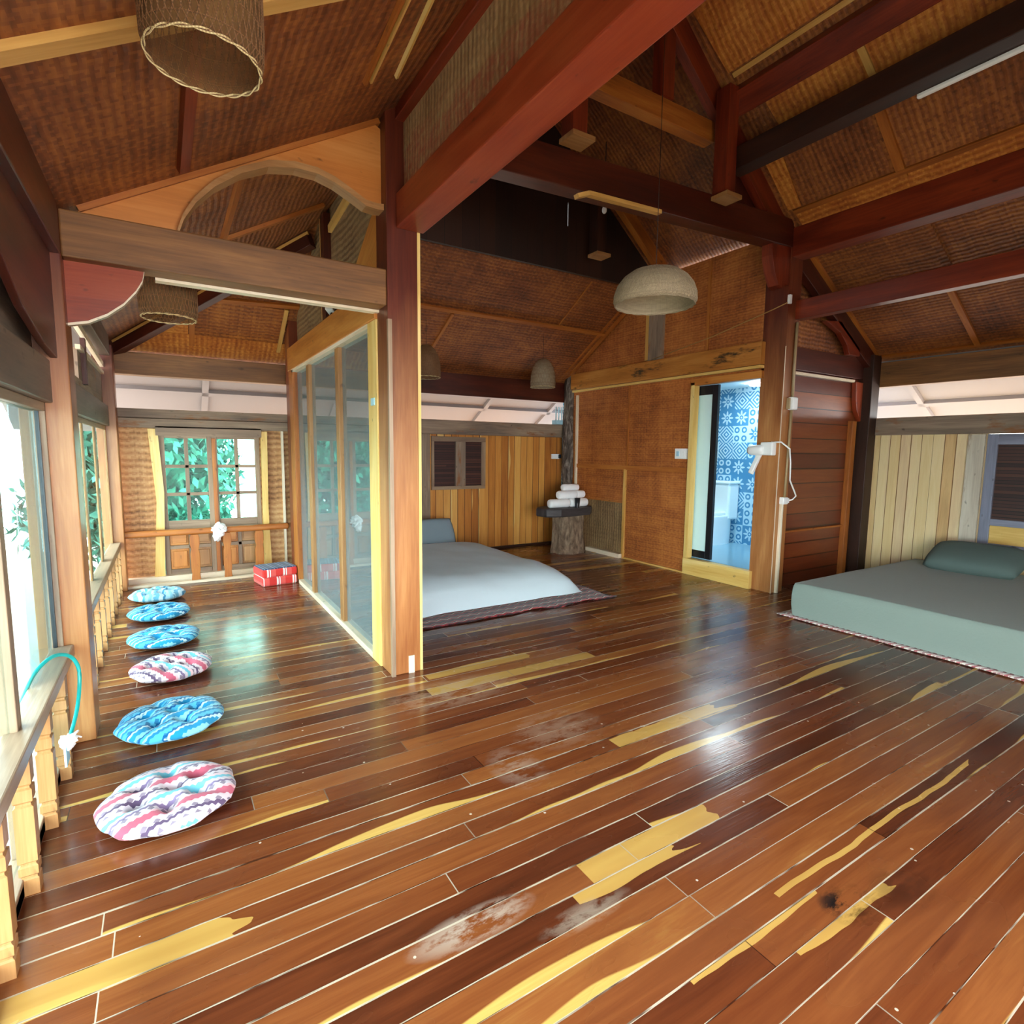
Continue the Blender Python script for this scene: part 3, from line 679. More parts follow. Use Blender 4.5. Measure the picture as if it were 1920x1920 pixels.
# dark boards closing the main gable at the back
struct(MB().prism([(2.4, 0), (7.4, 0), (7.4, ZR(7.4)), (5.62, ZM(5.62)), (XR, ZM(XR)), (1.3, ZN(1.3)), (-.5, ZL(-.5)), (-.5, 2.3), (2.4, 2.3)], 'y', Y0 - .04, Y0, (0, 0, 1)).build('wall_front_blocker', M['plankd'], origin=False))  # unseen front wall, added and shaped to hold back daylight
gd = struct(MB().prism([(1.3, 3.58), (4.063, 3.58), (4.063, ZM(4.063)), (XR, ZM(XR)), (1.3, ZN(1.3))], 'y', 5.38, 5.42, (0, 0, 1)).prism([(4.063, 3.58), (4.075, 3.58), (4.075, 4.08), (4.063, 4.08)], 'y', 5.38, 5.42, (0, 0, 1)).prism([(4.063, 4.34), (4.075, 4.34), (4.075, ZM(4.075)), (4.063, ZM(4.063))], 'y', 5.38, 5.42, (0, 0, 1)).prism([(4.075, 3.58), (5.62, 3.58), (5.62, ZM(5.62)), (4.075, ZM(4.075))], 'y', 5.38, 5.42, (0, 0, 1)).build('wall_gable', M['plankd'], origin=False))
# matting wall above the glass partition, seen from the veranda
wp = struct(MB().prism([(3.62, 2.58), (6.6, 2.58), (6.6, ZB(6.6)), (5.5, 3.58), (3.62, 3.58)], 'x', 1.30, 1.32, (0, 0, 1)).build('wall_partition', M['woveng'], origin=False))
MB().box((1.24, 5.08, 2.58), (1.3, 5.2, 3.5)).build('strut', M['dark'], wp)
MB().box((1.25, 5.2, 2.58), (1.3, 5.26, 3.5)).build('batten', M['batten'], wp)
MB().beam((1.285, 5.05, 3.36), (1.285, 3.66, 3.49), .03, .06).build('batten', M['batten'], wp)
MB().prism([(3.62, 2.58), (4.7, 2.58), (3.62, 3.2)], 'x', 1.26, 1.30, (0, 1, -.5)).build('brace', M['orange'], wp)
# matting clerestory above the big red beam
mb = MB()
mb.add([(1.325, Y0, 3.03), (1.325, 3.42, 3.03), (1.325, 3.42, 3.5), (1.325, Y0, 3.5), (1.345, Y0, 3.03), (1.345, 3.42, 3.03), (1.345, 3.42, 3.5), (1.345, Y0, 3.5)],
       [(0, 1, 2, 3), (7, 6, 5, 4), (0, 4, 5, 1), (2, 6, 7, 3)], uvs=[(0, 0), (5.02, 0), (5.02, .47), (0, .47)] * 2)
struct(mb.build('wall_clerestory', M['wovenp'], origin=False))
struct(MB().box((1.33, 3.36, 3.03), (1.37, 3.43, 3.5)).build('trim_3', M['grey']))

# ---------------------------------------------------------------- left window wall
def win(name, y0, y1, muls, haze=None, m='winframe', rs=.05, d=.03):
    w = sempty(name, (-.5, (y0 + y1) / 2, 0))
    f = MB().box((-.5 - d, y0, 0), (-.5 + d, y0 + .05, 1.7)).box((-.5 - d, y1 - rs, 0), (-.5 + d, y1, 1.7)).box((-.5 - d, y0, 1.66), (-.5 + d, y1, 1.7)).box((-.5 - d, y0, 0), (-.5 + d, y1, .06))
    f.build('window_frame', M[m], w, bevel=.003)
    ed = [y0 + .05] + [q for a, b in muls for q in (a, b)] + [y1 - rs]
    for i, (a, b) in enumerate(muls): MB().box((-.5 - d * .8, a, .06), (-.5 + d * .8, b, 1.66)).build('mullion', M[m], w, bevel=.003)
    for i in range(0, len(ed), 2): MB().box((-.503, ed[i], .06), (-.497, ed[i + 1], 1.66)).build('pane', M['glass'], w)
    return w
w1 = win('window_1', Y0 + .1, 3.42, [(.6, .66), (2.43, 2.49)], m='winframe', rs=.02)
MB().box((-.515, 2.9, .06), (-.51, 3.37, 1.66)).build('sliding_pane', M['glassw'], w1)
MB().box((-.508, 3.385, .04), (-.492, 3.40, 1.66)).build('sash_stile', M['black'], w1)
w2 = win('window_2', 3.62, 6.9, [(4.98, 5.06), (5.78, 5.90)], m='baluster', d=.008)
# boarded zone and vents between lintel and plate
wl = struct(MB().box((-.53, Y0, 1.9), (-.50, 3.42, 2.40), (0, 1, 0)).box((-.53, 3.62, 1.9), (-.50, 6.95, 1.98), (0, 1, 0)).box((-.53, 5.1, 1.98), (-.50, 6.95, 2.2), (0, 1, 0)).build('wall_left', M['grey'], origin=False))
MB().beam((-.49, 4.9, 2.36), (-.49, 6.9, 2.3), .03, .05).build('sash_rail', M['whitewood'], wl)
MB().beam((-.49, 5.05, 2.2), (-.49, 6.9, 2.22), .03, .03).build('sash_rail', M['whitewood'], wl)
MB().box((-.5, 5.3, 1.96), (-.47, 5.38, 2.3)).build('sash_stile', M['dark'], wl)
MB().box((-.5, 5.40, 1.97), (-.48, 5.5, 2.12)).build('vent_slot', M['whitewood'], wl)

# ---------------------------------------------------------------- glass partition
w5 = sempty('window_5', (1.25, 5.2, 0))
MB().box((1.19, 3.62, 2.34), (1.32, 6.62, 2.58)).build('head_beam', M['orange'], w5, bevel=.005)
MB().box((1.2, 3.8, 2.31), (1.3, 6.47, 2.34)).build('stop', M['whitewood'], w5)
MB().box((1.2, 3.8, 0), (1.3, 6.47, .045)).build('bottom_rail', M['whitewood'], w5, bevel=.004)
MB().box((1.2, 3.62, 0), (1.29, 3.80, 2.34)).build('jamb', M['yellow'], w5, bevel=.004)
MB().box((1.2, 6.40, 0), (1.3, 6.62, 2.34)).build('jamb', M['battenb'], w5, bevel=.004)
for a, b in ((4.62, 4.72), (5.71, 5.81)): MB().box((1.215, a, .045), (1.285, b, 2.31)).build('mullion', M['baluster'], w5, bevel=.004)
for a, b in ((3.8, 4.62), (4.72, 5.71), (5.81, 6.40)): MB().box((1.247, a, .045), (1.253, b, 2.31)).build('pane', M['glassp'], w5)

# ================================================================== TIMBERS
def timber(name, mb, mat, label, cat, bevel=.006, group=None):
    return tag(mb.build(name, M[mat], bevel=bevel), label, cat, group, 'thing')
p1 = empty('post', (1.31, 3.52, 0), 'tall brown post at the near end of the glass partition', 'post', None, 'thing')
MB().box((1.21, 3.42, 0), (1.41, 3.62, 3.68)).build('shaft', M['shade_tinted'], p1, bevel=.006)
MB().box((1.41, 3.43, 0), (1.432, 3.45, 2.86)).build('edge_strip', M['yellow'], p1)
MB().box((1.325, 3.412, 0), (1.365, 3.425, .12)).build('tenon', M['whitewood'], p1)
MB().box((1.205, 3.40, 0), (1.23, 3.425, 2.3)).build('corner_strip', M['railing'], p1)
p2 = empty('post', (5.57, 3.6, 0), 'dark red post at the bathroom door, carrying the hair dryer', 'post', None, 'thing')
MB().box((5.47, 3.49, 0), (5.68, 3.76, 3.78)).build('shaft', M['shade_tinted2'], p2, bevel=.006)
MB().box((5.466, 3.485, 0), (5.472, 3.491, 2.6)).build('corner_wire', M['whitewood'], p2)
timber('post', MB().box((-.57, 3.42, 0), (-.37, 3.62, 2.66)), 'shade_tinted', 'post in the window wall, between the two lengths of railing', 'post')
timber('post', MB().box((-.57, 6.9, 0), (-.40, 7.12, 2.5)), 'shade_tinted', 'corner post where the window wall meets the end wall with the double door', 'post')
timber('post', MB().box((1.22, 6.66, 0), (1.40, 6.9, 2.9)), 'postdark', 'post at the far end of the glass partition', 'post')
timber('post', MB().box((7.2, 3.46, 0), (7.38, 3.62, 2.68)), 'blackwood', 'blackened corner post between the red boards and the pale yellow boards', 'post')
mb = MB()
prof = []
n = 14
for i in range(30):
    z = i / 29 * 2.72
    prof.append(z)
vs = []; uvs = []
for z in prof:
    for k in range(n):
        a = 2 * PI * k / n
        r = .115 * (1 + .3 * noise.noise(V((math.cos(a) * 1.3, math.sin(a) * 1.3, z * 2.2))))
        vs.append((5.5 + .03 * math.sin(z * 3) + r * math.cos(a), 7.1 + .02 * math.cos(z * 2) + r * math.sin(a), z)); uvs.append((z, a * .1))
fs = [(i*n + k, i*n + (k+1) % n, (i+1)*n + (k+1) % n, (i+1)*n + k) for i in range(29) for k in range(n)]
mb.add(vs, fs, uvs=uvs)
tag(mb.build('log_post', M['log'], smooth=True), 'gnarled grey log post in the alcove corner behind the towels', 'post')

# beams
timber('beam', MB().box((1.27, Y0, 2.85), (1.45, 3.42, 3.05)), 'red2', 'big red beam running overhead into the tall post, below the matting panel', 'beam', .008)
timber('beam', MB().box((1.27, Y0, 3.47), (1.42, 3.42, 3.66)), 'red', 'red rail along the top edge of the matting panel', 'beam')
timber('beam', MB().beam((1.41, 3.56, 3.52), (5.47, 3.56, 3.70), .16, .26), 'dark', 'dark red tie beam spanning between the two tall posts', 'beam')
timber('beam', MB().box((5.48, Y0, 3.48), (5.68, 3.5, 3.76)), 'red', 'upper of the two red beams above the grey-green bed', 'beam')
timber('beam', MB().box((5.60, Y0, 2.88), (5.72, 3.5, 3.07)), 'red', 'lower of the two red beams above the grey-green bed', 'beam')
timber('beam', MB().beam((4.41, Y0, ZM(4.41) - .09), (4.41, 3.45, ZM(4.41) - .09), .2, .13, UM), 'red', 'red purlin under the golden matting, highest on the main roof slope', 'beam')
timber('beam', MB().box((4.38, Y0, 3.98), (4.54, 3.45, 4.17)), 'blackwood', 'nearly black beam under the main roof, with a white tube along it', 'beam')
tb = empty('beam', (.4, 3.5, 2.385), 'aged brown beam crossing the veranda under the plywood arch', 'beam', None, 'thing')
MB().box((-.37, 3.43, 2.385), (1.21, 3.58, 2.60)).build('timber', M['aged'], tb, bevel=.008)
MB().box((.0, 3.58, 2.372), (1.21, 3.64, 2.395)).build('pale_strip', M['whitewood'], tb)  # added pale strip stands in for light on the beam's underside
timber('beam', MB().box((-.56, Y0, 2.39), (-.37, 3.42, 2.62)), 'dark', 'dark plate above the near window, running towards the viewer', 'beam')
timber('beam', MB().box((-.56, 3.62, 2.39), (-.42, 6.9, 2.6)), 'brownl', 'plate above the far window of the window wall', 'beam')
timber('beam', MB().box((-.56, Y0, 1.70), (-.44, 3.42, 1.90)), 'brownl', 'grey-brown lintel above the near window', 'beam')
timber('beam', MB().box((-.56, 3.62, 1.70), (-.46, 6.9, 1.90)), 'brownl', 'grey-brown lintel above the far window', 'beam')
timber('beam', MB().box((-.42, 7.14, 2.25), (1.38, 7.3, 2.48)), 'aged', 'brown plate above the clerestory over the double door', 'beam')
timber('beam', MB().box((-.42, 7.14, 1.70), (1.38, 7.28, 1.8)).box((-.42, 7.15, 1.805), (1.38, 7.28, 1.9)), 'grey', 'weathered lintel just above the double door', 'beam')
timber('beam', MB().box((1.40, 7.2, 2.27), (5.45, 7.36, 2.60)), 'dark', 'dark red plate above the alcove clerestory', 'beam')
timber('beam', MB().box((1.40, 7.22, 2.60), (5.45, 7.36, 2.72)), 'blackwood', 'thin dark board lying on the alcove plate under the roof', 'beam')
timber('beam', MB().box((1.40, 7.2, 1.72), (5.45, 7.34, 1.92)), 'grey', 'weathered beam over the alcove window', 'beam')
timber('beam', MB().box((5.40, 3.72, 2.44), (5.475, 6.98, 2.68)), 'knotty', 'orange beam with dark knots above the bathroom door', 'beam')
timber('wood_strip', MB().box((5.41, 3.72, 2.405), (5.47, 6.95, 2.435)), 'yellow', 'pale strip under the orange beam above the bathroom door', 'batten', .002)
timber('beam', MB().box((7.38, Y0, 2.31), (7.5, 3.55, 2.6)), 'aged', 'brown plate above the clerestory of the pale yellow board wall', 'beam')
timber('beam', MB().box((7.36, Y0, 1.735), (7.5, 3.55, 1.94)), 'grey', 'weathered beam above the pale yellow boards', 'beam')
timber('beam', MB().beam((2.55, 3.61, 4.34), (4.3, 3.61, 4.34), .12, .17), 'battenb', 'orange-brown collar beam between the two queen posts', 'beam')
def queen(x, y, lab, m='red'):
    q = empty('queen_post', (x, y, 3.72), lab, 'post', None, 'thing')
    MB().box((x - .065, y - .07, 3.72), (x + .065, y + .07, 4.62)).build('shaft', M[m], q, bevel=.005)
    MB().box((x - .1, y - .12, 3.70), (x + .1, y + .05, 3.735)).build('foot_block', M['baluster'], q, bevel=.003)
queen(4.28, 3.41, 'queen post hanging on the tie beam, the one nearer the bathroom')
queen(2.62, 3.41, 'queen post hanging on the tie beam, the one behind the big red beam')
queen(4.31, 5.13, 'queen post in front of the dark gable boards', 'blackwood')
timber('king_post', MB().box((3.62, 3.54, 4.43), (3.76, 3.66, 5.2)), 'red', 'red king post rising from the collar beam', 'post')
timber('rafter', MB().beam((3.44, 3.58, ZM(3.44) - .12), (5.5, 3.58, ZM(5.5) - .12), .09, .2, UM), 'red', 'red rafter above the tie beam, sloping down to the bathroom post', 'rafter')
timber('rafter', MB().beam((5.7, 3.54, ZR(5.7) - .12), (7.3, 3.54, ZR(7.3) - .12), .08, .2, UR), 'dark', 'dark rafter above the red board wall', 'rafter')
timber('rafter', MB().beam((4.55, 5.15, ZM(4.55) - .08), (5.4, 5.15, ZM(5.4) - .08), .09, .14, UM), 'battenb', 'brown rafter above the dome lamp', 'rafter')
timber('gable_board', MB().prism([(4.45, 3.84), (5.44, 3.84), (4.45, 4.52)], 'y', 3.63, 3.65, (0, 0, 1)), 'dark', 'dark triangular board between the tie beam and the red rafter', 'board', 0)
timber('brace', MB().prism([(6.2, 2.95), (6.5, 2.98), (6.95, 2.72), (6.95, 2.64), (6.72, 2.64), (6.66, 2.74), (6.5, 2.86)], 'y', 3.5, 3.56, (1, 0, -.5)), 'red', 'curved red brace under the dark rafter of the right aisle', 'brace', .004)
timber('brace', MB().prism([(5.47, 3.62), (5.16, 3.6), (5.17, 3.45), (5.22, 3.3), (5.3, 3.18), (5.37, 3.16), (5.40, 3.2), (5.47, 3.2)], 'y', 3.5, 3.62, (0, 0, 1)), 'red', 'curved red bracket between the tie beam and the bathroom post', 'brace', .004)
def arc(c, r0, r1, a0, a1, n=14): return [(c[0] + r0 * math.cos(a0 + (a1 - a0) * i / n), c[1] + r1 * math.sin(a0 + (a1 - a0) * i / n)) for i in range(n + 1)]
br = empty('bracket', (-.2, 3.5, 2.1), 'curved red corner board under the aged brown veranda beam', 'brace', None, 'thing')
curve = [(-.37, 2.08), (-.29, 2.10), (-.21, 2.145), (-.14, 2.205), (-.085, 2.275), (-.055, 2.33), (-.045, 2.385)]
MB().prism([(-.37, 2.385)] + curve, 'y', 3.5, 3.53, (1, 0, 0)).build('board', M['red2'], br)
MB().prism(curve + [(x, z + .012) for x, z in reversed(curve)], 'y', 3.495, 3.535, (1, 0, 0)).build('edge', M['whitewood'], br)  # white edge paints the light caught by the board's thickness
timber('bracket', MB().prism([(3.42, 2.4), (Y0, 2.4), (Y0, 2.3), (1.9, 2.3), (2.3, 2.15), (2.7, 2.0), (3.1, 1.93), (3.42, 1.91)], 'x', -.44, -.41, (0, 1, 0)), 'dark', 'curved dark red board above the near window lintel', 'brace', .004)
# plywood gable with arch
ga = empty('gable_arch', (.45, 3.52, 2.6), 'plywood gable panel with a cut-out arch on the veranda beam', 'panel', None, 'thing')
arch = [(.105, 2.6), (.14, 2.70), (.2, 2.8), (.29, 2.9), (.42, 3.0), (.56, 3.07), (.7, 3.10), (.82, 3.10), (.92, 3.075), (1.02, 3.03), (1.1, 2.99), (1.17, 2.985), (1.21, 2.99)]
bm_ = MB()
outer = [(1.21, 3.44), (1.12, ZL(1.12) - .02), (.6, ZL(.6) - .02), (.1, ZL(.1) - .02), (-.22, ZL(-.22) - .02), (-.3, 2.6)]
up = [(x, ZL(x) - .02) for x, z in arch[:-1]] + [(1.21, 3.44)]
for i in range(len(arch) - 1): bm_.prism([arch[i], arch[i+1], up[i+1], up[i]], 'y', 3.51, 3.53, (1, 0, 0), off=False)
bm_.prism([(-.3, 2.6), (.105, 2.6), up[0], (-.3, ZL(-.3) - .02)], 'y', 3.51, 3.53, (1, 0, 0), off=False)
bm_.build('panel', M['ply'], ga)
off = [(x + (.0 if i > 7 else .0), z - .035) for i, (x, z) in enumerate(arch)]
mb = MB()
for i in range(len(arch) - 1): mb.prism([arch[i], arch[i+1], off[i+1], off[i]], 'y', 3.46, 3.56, (1, 0, 0), off=False)
mb.build('arch_edge', M['baluster'], ga)
MB().beam((-.3, 3.52, ZL(-.3) - .015), (1.2, 3.52, ZL(1.2) - .015), .05, .03, UL).build('top_batten', M['battenb'], ga)
hp = empty('hip_rafter', (.4, 6.4, 2.5), 'dark hip rafter rising from the far veranda corner', 'rafter', None, 'thing')
MB().beam((-.45, hipy(-.45), ZL(-.45) - .09), (1.25, hipy(1.25), ZL(1.25) - .09), .1, .14).build('timber', M['dark'], hp, bevel=.005)
MB().beam((-.40, hipy(-.40) - .06, ZL(-.40) - .03), (1.22, hipy(1.22) - .06, ZL(1.22) - .03), .02, .025).build('edge_strip', M['batten'], hp)
tag(MB().beam((4.56, Y0 + .3, 3.975), (4.56, 2.05, 3.975), .035, .035).build('tube_light', M['white'], bevel=.01), 'white tube fixed along the nearly black beam', 'light')
br2 = empty('wood_batten', (3.1, 3.45, 3.45), 'bent pale batten nailed under the tie beam', 'batten', None, 'thing')
MB().beam((2.80, 3.46, 3.43), (3.56, 3.46, 3.465), .05, .03).build('long_arm', M['batten'], br2)
MB().beam((2.80, 3.46, 3.43), (2.69, 3.46, 3.385), .05, .03).build('short_arm', M['batten'], br2)

# ================================================================== RAILINGS
def baluster_proto(h):
    t = .026
    pr = [(t, 0), (t, .055), (t*.8, .06), (t*.8, .066), (t, .072), (t, .10), (t*.78, .106), (t*.78, .112), (t*1.02, .118), (t*1.02, h-.16), (t*.78, h-.155), (t*.78, h-.147), (t, h-.14), (t, h-.10), (t*.78, h-.095), (t*.78, h-.088), (t, h-.08), (t, h)]
    return MB().lathe([(r * 1.414, z) for r, z in pr], n=4, sq=True)
def railing(loc, y0, y1, ys_, label):
    r = empty('railing', loc, label, 'railing', None, 'thing')
    MB().box((-.52, y0, .46), (-.43, y1, .52)).build('top_rail', M['railing'], r, bevel=.006)
    MB().box((-.51, y0, -.0), (-.47, y1, .05)).build('bottom_rail', M['aged'], r, bevel=.004)
    b0 = baluster_proto(.47).build('baluster', M['baluster'], r)
    b0.location = V((-.455, ys_[0], 0)) - V(loc)
    for y in ys_[1:]:
        c = b0.copy(); COL.objects.link(c); c.parent = r; c.location = V((-.455, y, 0)) - V(loc)
    return r
railing((-.475, 1.0, 0), Y0 + .1, 3.41, [1.2, 1.6, 1.96, 2.32, 2.7, 3.08], 'wooden railing along the near window, with the turquoise hose over it')
railing((-.475, 5.2, 0), 3.63, 6.9, [3.9, 4.25, 4.6, 4.95, 5.3, 5.65, 6.0, 6.35, 6.7], 'wooden railing along the far window, beyond the row of cushions')
er = empty('railing', (.4, 7.0, 0), 'low wooden railing across the double door at the end of the veranda', 'railing', None, 'thing')
MB().box((-.42, 6.98, .54), (1.22, 7.04, .61)).build('top_rail', M['battenb'], er, bevel=.02)
MB().box((-.42, 6.97, 0), (1.22, 7.05, .03)).build('bottom_rail', M['whitewood'], er, bevel=.004)
for xa, xb in ((.185, .275), (.51, .59), (.84, .93)):
    c = (xa + xb) / 2; w = (xb - xa) / 2
    pts = [(w, 0.03), (w*.85, .1), (w, .14), (w, .33), (w*.75, .37), (w*1.05, .43), (w*1.05, .5), (w*.8, .54)]
    MB().prism([(c + a, z) for a, z in pts] + [(c - a, z) for a, z in reversed(pts)], 'y', 6.99, 7.03, (0, 0, 1)).build('baluster', M['battenb' if xa < .8 else 'battenb'], er, bevel=.004)

# ================================================================== THINGS ON THE FLOOR
def cushion_mesh(R=.25, seed=0):
    mb = MB(); nr, na = 20, 64
    tufts = [(.47 * R * math.cos(a + seed), .47 * R * math.sin(a + seed)) for a in [2*PI*i/6 for i in range(6)]] + [(.02, .0)]
    vs = []; uvs = []
    def P(r, a, topside):
        e = 1 + .02 * math.sin(a * 7 + seed) + .012 * math.sin(a * 12)
        x = r * R * math.cos(a) * e; y = r * R * math.sin(a) * e
        prof = max(0, 1 - r ** 3.2) ** .55
        if topside:
            h = .05 + .052 * prof
            for tx, ty in tufts: h -= .055 * math.exp(-((x - tx) ** 2 + (y - ty) ** 2) / (.030 ** 2))
            for i in range(6):
                a2 = 2*PI*(i)/6 + seed; d = abs(math.sin((a - a2))) * r * R
                if math.cos(a - a2) > 0 and r > .45: h -= .02 * math.exp(-(d / .02) ** 2) * (1 - r * .75) * 1.5
            return (x, y, h)
        return (x, y, .05 - .048 * prof)
    for side in (True, False):
        base = len(vs)
        vs.append(P(0.0, 0, side)); uvs.append((0, 0))
        for i in range(1, nr + 1):
            for j in range(na):
                p = P(i / nr, 2*PI*j/na, side); vs.append(p); uvs.append((p[0], p[1]))
    fs = []
    st = 1 + nr * na
    for s_ in (0, st):
        for j in range(na):
            f = (s_, s_ + 1 + j, s_ + 1 + (j + 1) % na); fs.append(f if s_ == 0 else f[::-1])
        for i in range(nr - 1):
            for j in range(na):
                a = s_ + 1 + i*na + j; b = s_ + 1 + i*na + (j + 1) % na; f = (a, a + na, b + na, b); fs.append(f if s_ == 0 else f[::-1])
    mb.add(vs, fs, uvs=[(a + .31, b + .43) for a, b in uvs])
    bmesh.ops.remove_doubles(mb.bm, verts=mb.bm.verts, dist=.0004)
    return mb
for (x, y, rz, m, s, lab) in (
    (-.055, 2.59, .25, 'pink', 1.0, 'round pink and white tufted cushion nearest the viewer, first of the row'),
    (-.04, 3.37, .5, 'blue', 1.0, 'big bright blue tufted cushion, second in the row from the viewer'),
    (-.03, 4.20, -.9, 'pink', .95, 'round pink and white cushion lying between two blue cushions'),
    (-.075, 4.92, .1, 'blue', .96, 'blue tufted cushion just beyond the middle pink and white one'),
    (-.11, 5.70, .35, 'blue', .95, 'blue tufted cushion, second from the far end of the row'),
    (-.13, 6.40, 1.5, 'paleblue', .96, 'pale blue batik cushion at the far end of the row, near the double door')):
    o = cushion_mesh(.25 * s, rz).build('floor_cushion', M[m], smooth=True, origin=False, recalc=True)
    o.location = (x, y, 0); o.rotation_euler = (0, 0, rz)
    tag(o, lab, 'cushion', 'round cushions in a row on the veranda')
fc = empty('folded_cushion', (1.0, 6.5, 0), 'folded Thai cushion with a navy top and red checked sides', 'cushion')
def block(z0, z1, mat, name):
    mb = MB().beam((.80, 6.56, (z0 + z1) / 2), (1.17, 6.62, (z0 + z1) / 2), .34, z1 - z0)
    return mb.build(name, M[mat], fc, bevel=.02)
block(0, .095, 'redcloth', 'lower_block'); block(.095, .185, 'redcloth', 'upper_block')
MB().beam((.81, 6.56, .187), (1.16, 6.62, .187), .31, .012).build('top_cover', M['navycloth'], fc, bevel=.005)

# bed 1 in the alcove (mattress hidden under the duvet)
def pillow(c, sx, sy, sz, rot, mat, label):
    def f(u, v, s):
        x = 2*u - 1; y = 2*v - 1
        k = (max(0, 1 - x**4) * max(0, 1 - y**4)) ** .45
        px = x * (1 - .07 * y*y); py = y * (1 - .07 * x*x)
        w = .06 * noise.noise(V((u*3, v*3, c[0])))
        return (px * sx / 2, py * sy / 2, s * sz / 2 * k * (1 + w))
    mb = MB(); mb.grid(lambda u, v: f(u, v, 1), 20, 20); mb.grid(lambda u, v: f(1 - u, v, -1), 20, 20)
    bmesh.ops.remove_doubles(mb.bm, verts=mb.bm.verts, dist=.0005)
    o = mb.build('pillow', M[mat], smooth=True, origin=False); o.location = c; o.rotation_euler = rot
    return tag(o, label, 'pillow')
def softbed(x0, x1, y0, y1, h, exp, wr, slump):
    """cover falling to the floor on all sides; slump = how far the skirt leans outwards"""
    mb = MB(); n = 60
    def f(u, v):
        s = 2*u - 1; t = 2*v - 1
        ss = math.copysign(abs(s) ** .8, s); tt = math.copysign(abs(t) ** .8, t)
        e = max(abs(ss), abs(tt))
        hx = (1 - max(0, (abs(ss) - .0)) ** exp) * (1 - abs(tt) ** exp)
        x = (x0 + x1) / 2 + ss * (x1 - x0) / 2; y = (y0 + y1) / 2 + tt * (y1 - y0) / 2
        w = wr * (noise.noise(V((x * 2.2, y * 2.2, 3))) + .5 * noise.noise(V((x * 5, y * 5, 8)))) * min(1, hx * 2)
        x += wr * noise.noise(V((y * 3, hx * 4, 1))) * 1.2 * (1 - hx); y += wr * noise.noise(V((x * 3, hx * 4, 5))) * 1.2 * (1 - hx)
        return (x, y, .026 + max(0, h * hx ** slump) + w * .5)
    mb.grid(f, n, n)
    return mb
b1 = empty('bed', (2.6, 5.6, 0), 'low floor bed with a white duvet in the alcove behind the tall post', 'bed')
softbed(1.46, 3.70, 4.47, 6.95, .27, 9, .034, .8).build('duvet', M['duvet'], b1, smooth=True)
MB().box((1.6, 4.7, .015), (3.5, 6.85, .2)).build('mattress', M['greysheet'], b1, bevel=.04)
pillow((3.0, 6.82, .38), .68, .42, .12, (1.15, 0, .1), 'greysheet', 'grey-blue pillow leaning at the head of the white bed')
pillow((2.45, 6.95, .42), .66, .42, .1, (1.2, 0, 0), 'duvet', 'white pillow edge showing beside the tall post')
def rug(name, x0, x1, y0, y1, mat, label, wav):
    mb = MB()
    def f(u, v):
        x = x0 + (x1 - x0) * u; y = y0 + (y1 - y0) * v
        e = max(0, 1 - min(u, v, 1 - u, 1 - v) * 14)
        return (x + wav * e * noise.noise(V((y * 3, 1, 2))), y + wav * e * noise.noise(V((x * 3, 5, 2))), .008 + max(0, .02 * e * (noise.noise(V((x * 5, y * 5, 0))) + .3) * wav * 20))
    mb.grid(f, 50, 50)
    o = mb.build(name, M[mat], smooth=True)
    so = o.modifiers.new('thick', 'SOLIDIFY'); so.thickness = .006; so.offset = -1
    return tag(o, label, 'rug')
rug('rug', 1.45, 3.88, 4.2, 6.98, 'rug', 'dark red patterned rug under the white bed', .05)
rug('rug', 4.79, 7.3, -.1, 2.98, 'rug2', 'red and cream rug under the grey-green bed', .008)
b2 = empty('bed', (6.0, 1.5, 0), 'low bed with a fitted grey-green sheet at the pale yellow boards', 'bed')
mb = MB()
def fb(u, v):
    s = 2*u - 1; t = 2*v - 1
    return None
prof = []
X0, X1, YA, YB, HH = 4.84, 7.2, .2, 2.86, .315
def bedpt(u, v):
    # sheet over a mattress: a rounded box unwrapped as a grid
    def side(q, a, b, r=.05):
        # q 0..1 -> (pos, drop)
        k = .14
        if q < k: return a, 1 - q / k
        if q > 1 - k: return b, (q - 1 + k) / k
        return a + (b - a) * (q - k) / (1 - 2*k), 0
    x, dx = side(u, X0, X1); y, dy = side(v, YA, YB)
    d = max(dx, dy)
    z = HH * (1 - d)
    ins = .035 * math.cos(min(1, d * 3) * PI / 2) if d > 0 else 0
    w = .008 * noise.noise(V((x * 1.5, y * 1.5, 2)))
    if d > 0:
        bul = .012 * math.sin(d * PI)
        if dx > 0: x += (-1 if x < 6 else 1) * bul
        if dy > 0: y += (-1 if y < 1.5 else 1) * bul
    return (x, y, .024 + z * .97 + w * (1 - d))
mb.grid(bedpt, 70, 70)
bmesh.ops.remove_doubles(mb.bm, verts=mb.bm.verts, dist=.001)
sh = mb.build('fitted_sheet', M['sheet'], b2, smooth=True, bevel=0)
bv = sh.modifiers.new('bv', 'BEVEL'); bv.width = .035; bv.segments = 3; bv.limit_method = 'ANGLE'; bv.angle_limit = math.radians(50)
pillow((6.93, 2.22, .455), .5, .8, .2, (0, -.42, .04), 'pillowg', 'dark grey-green pillow on the bed under the shuttered window')

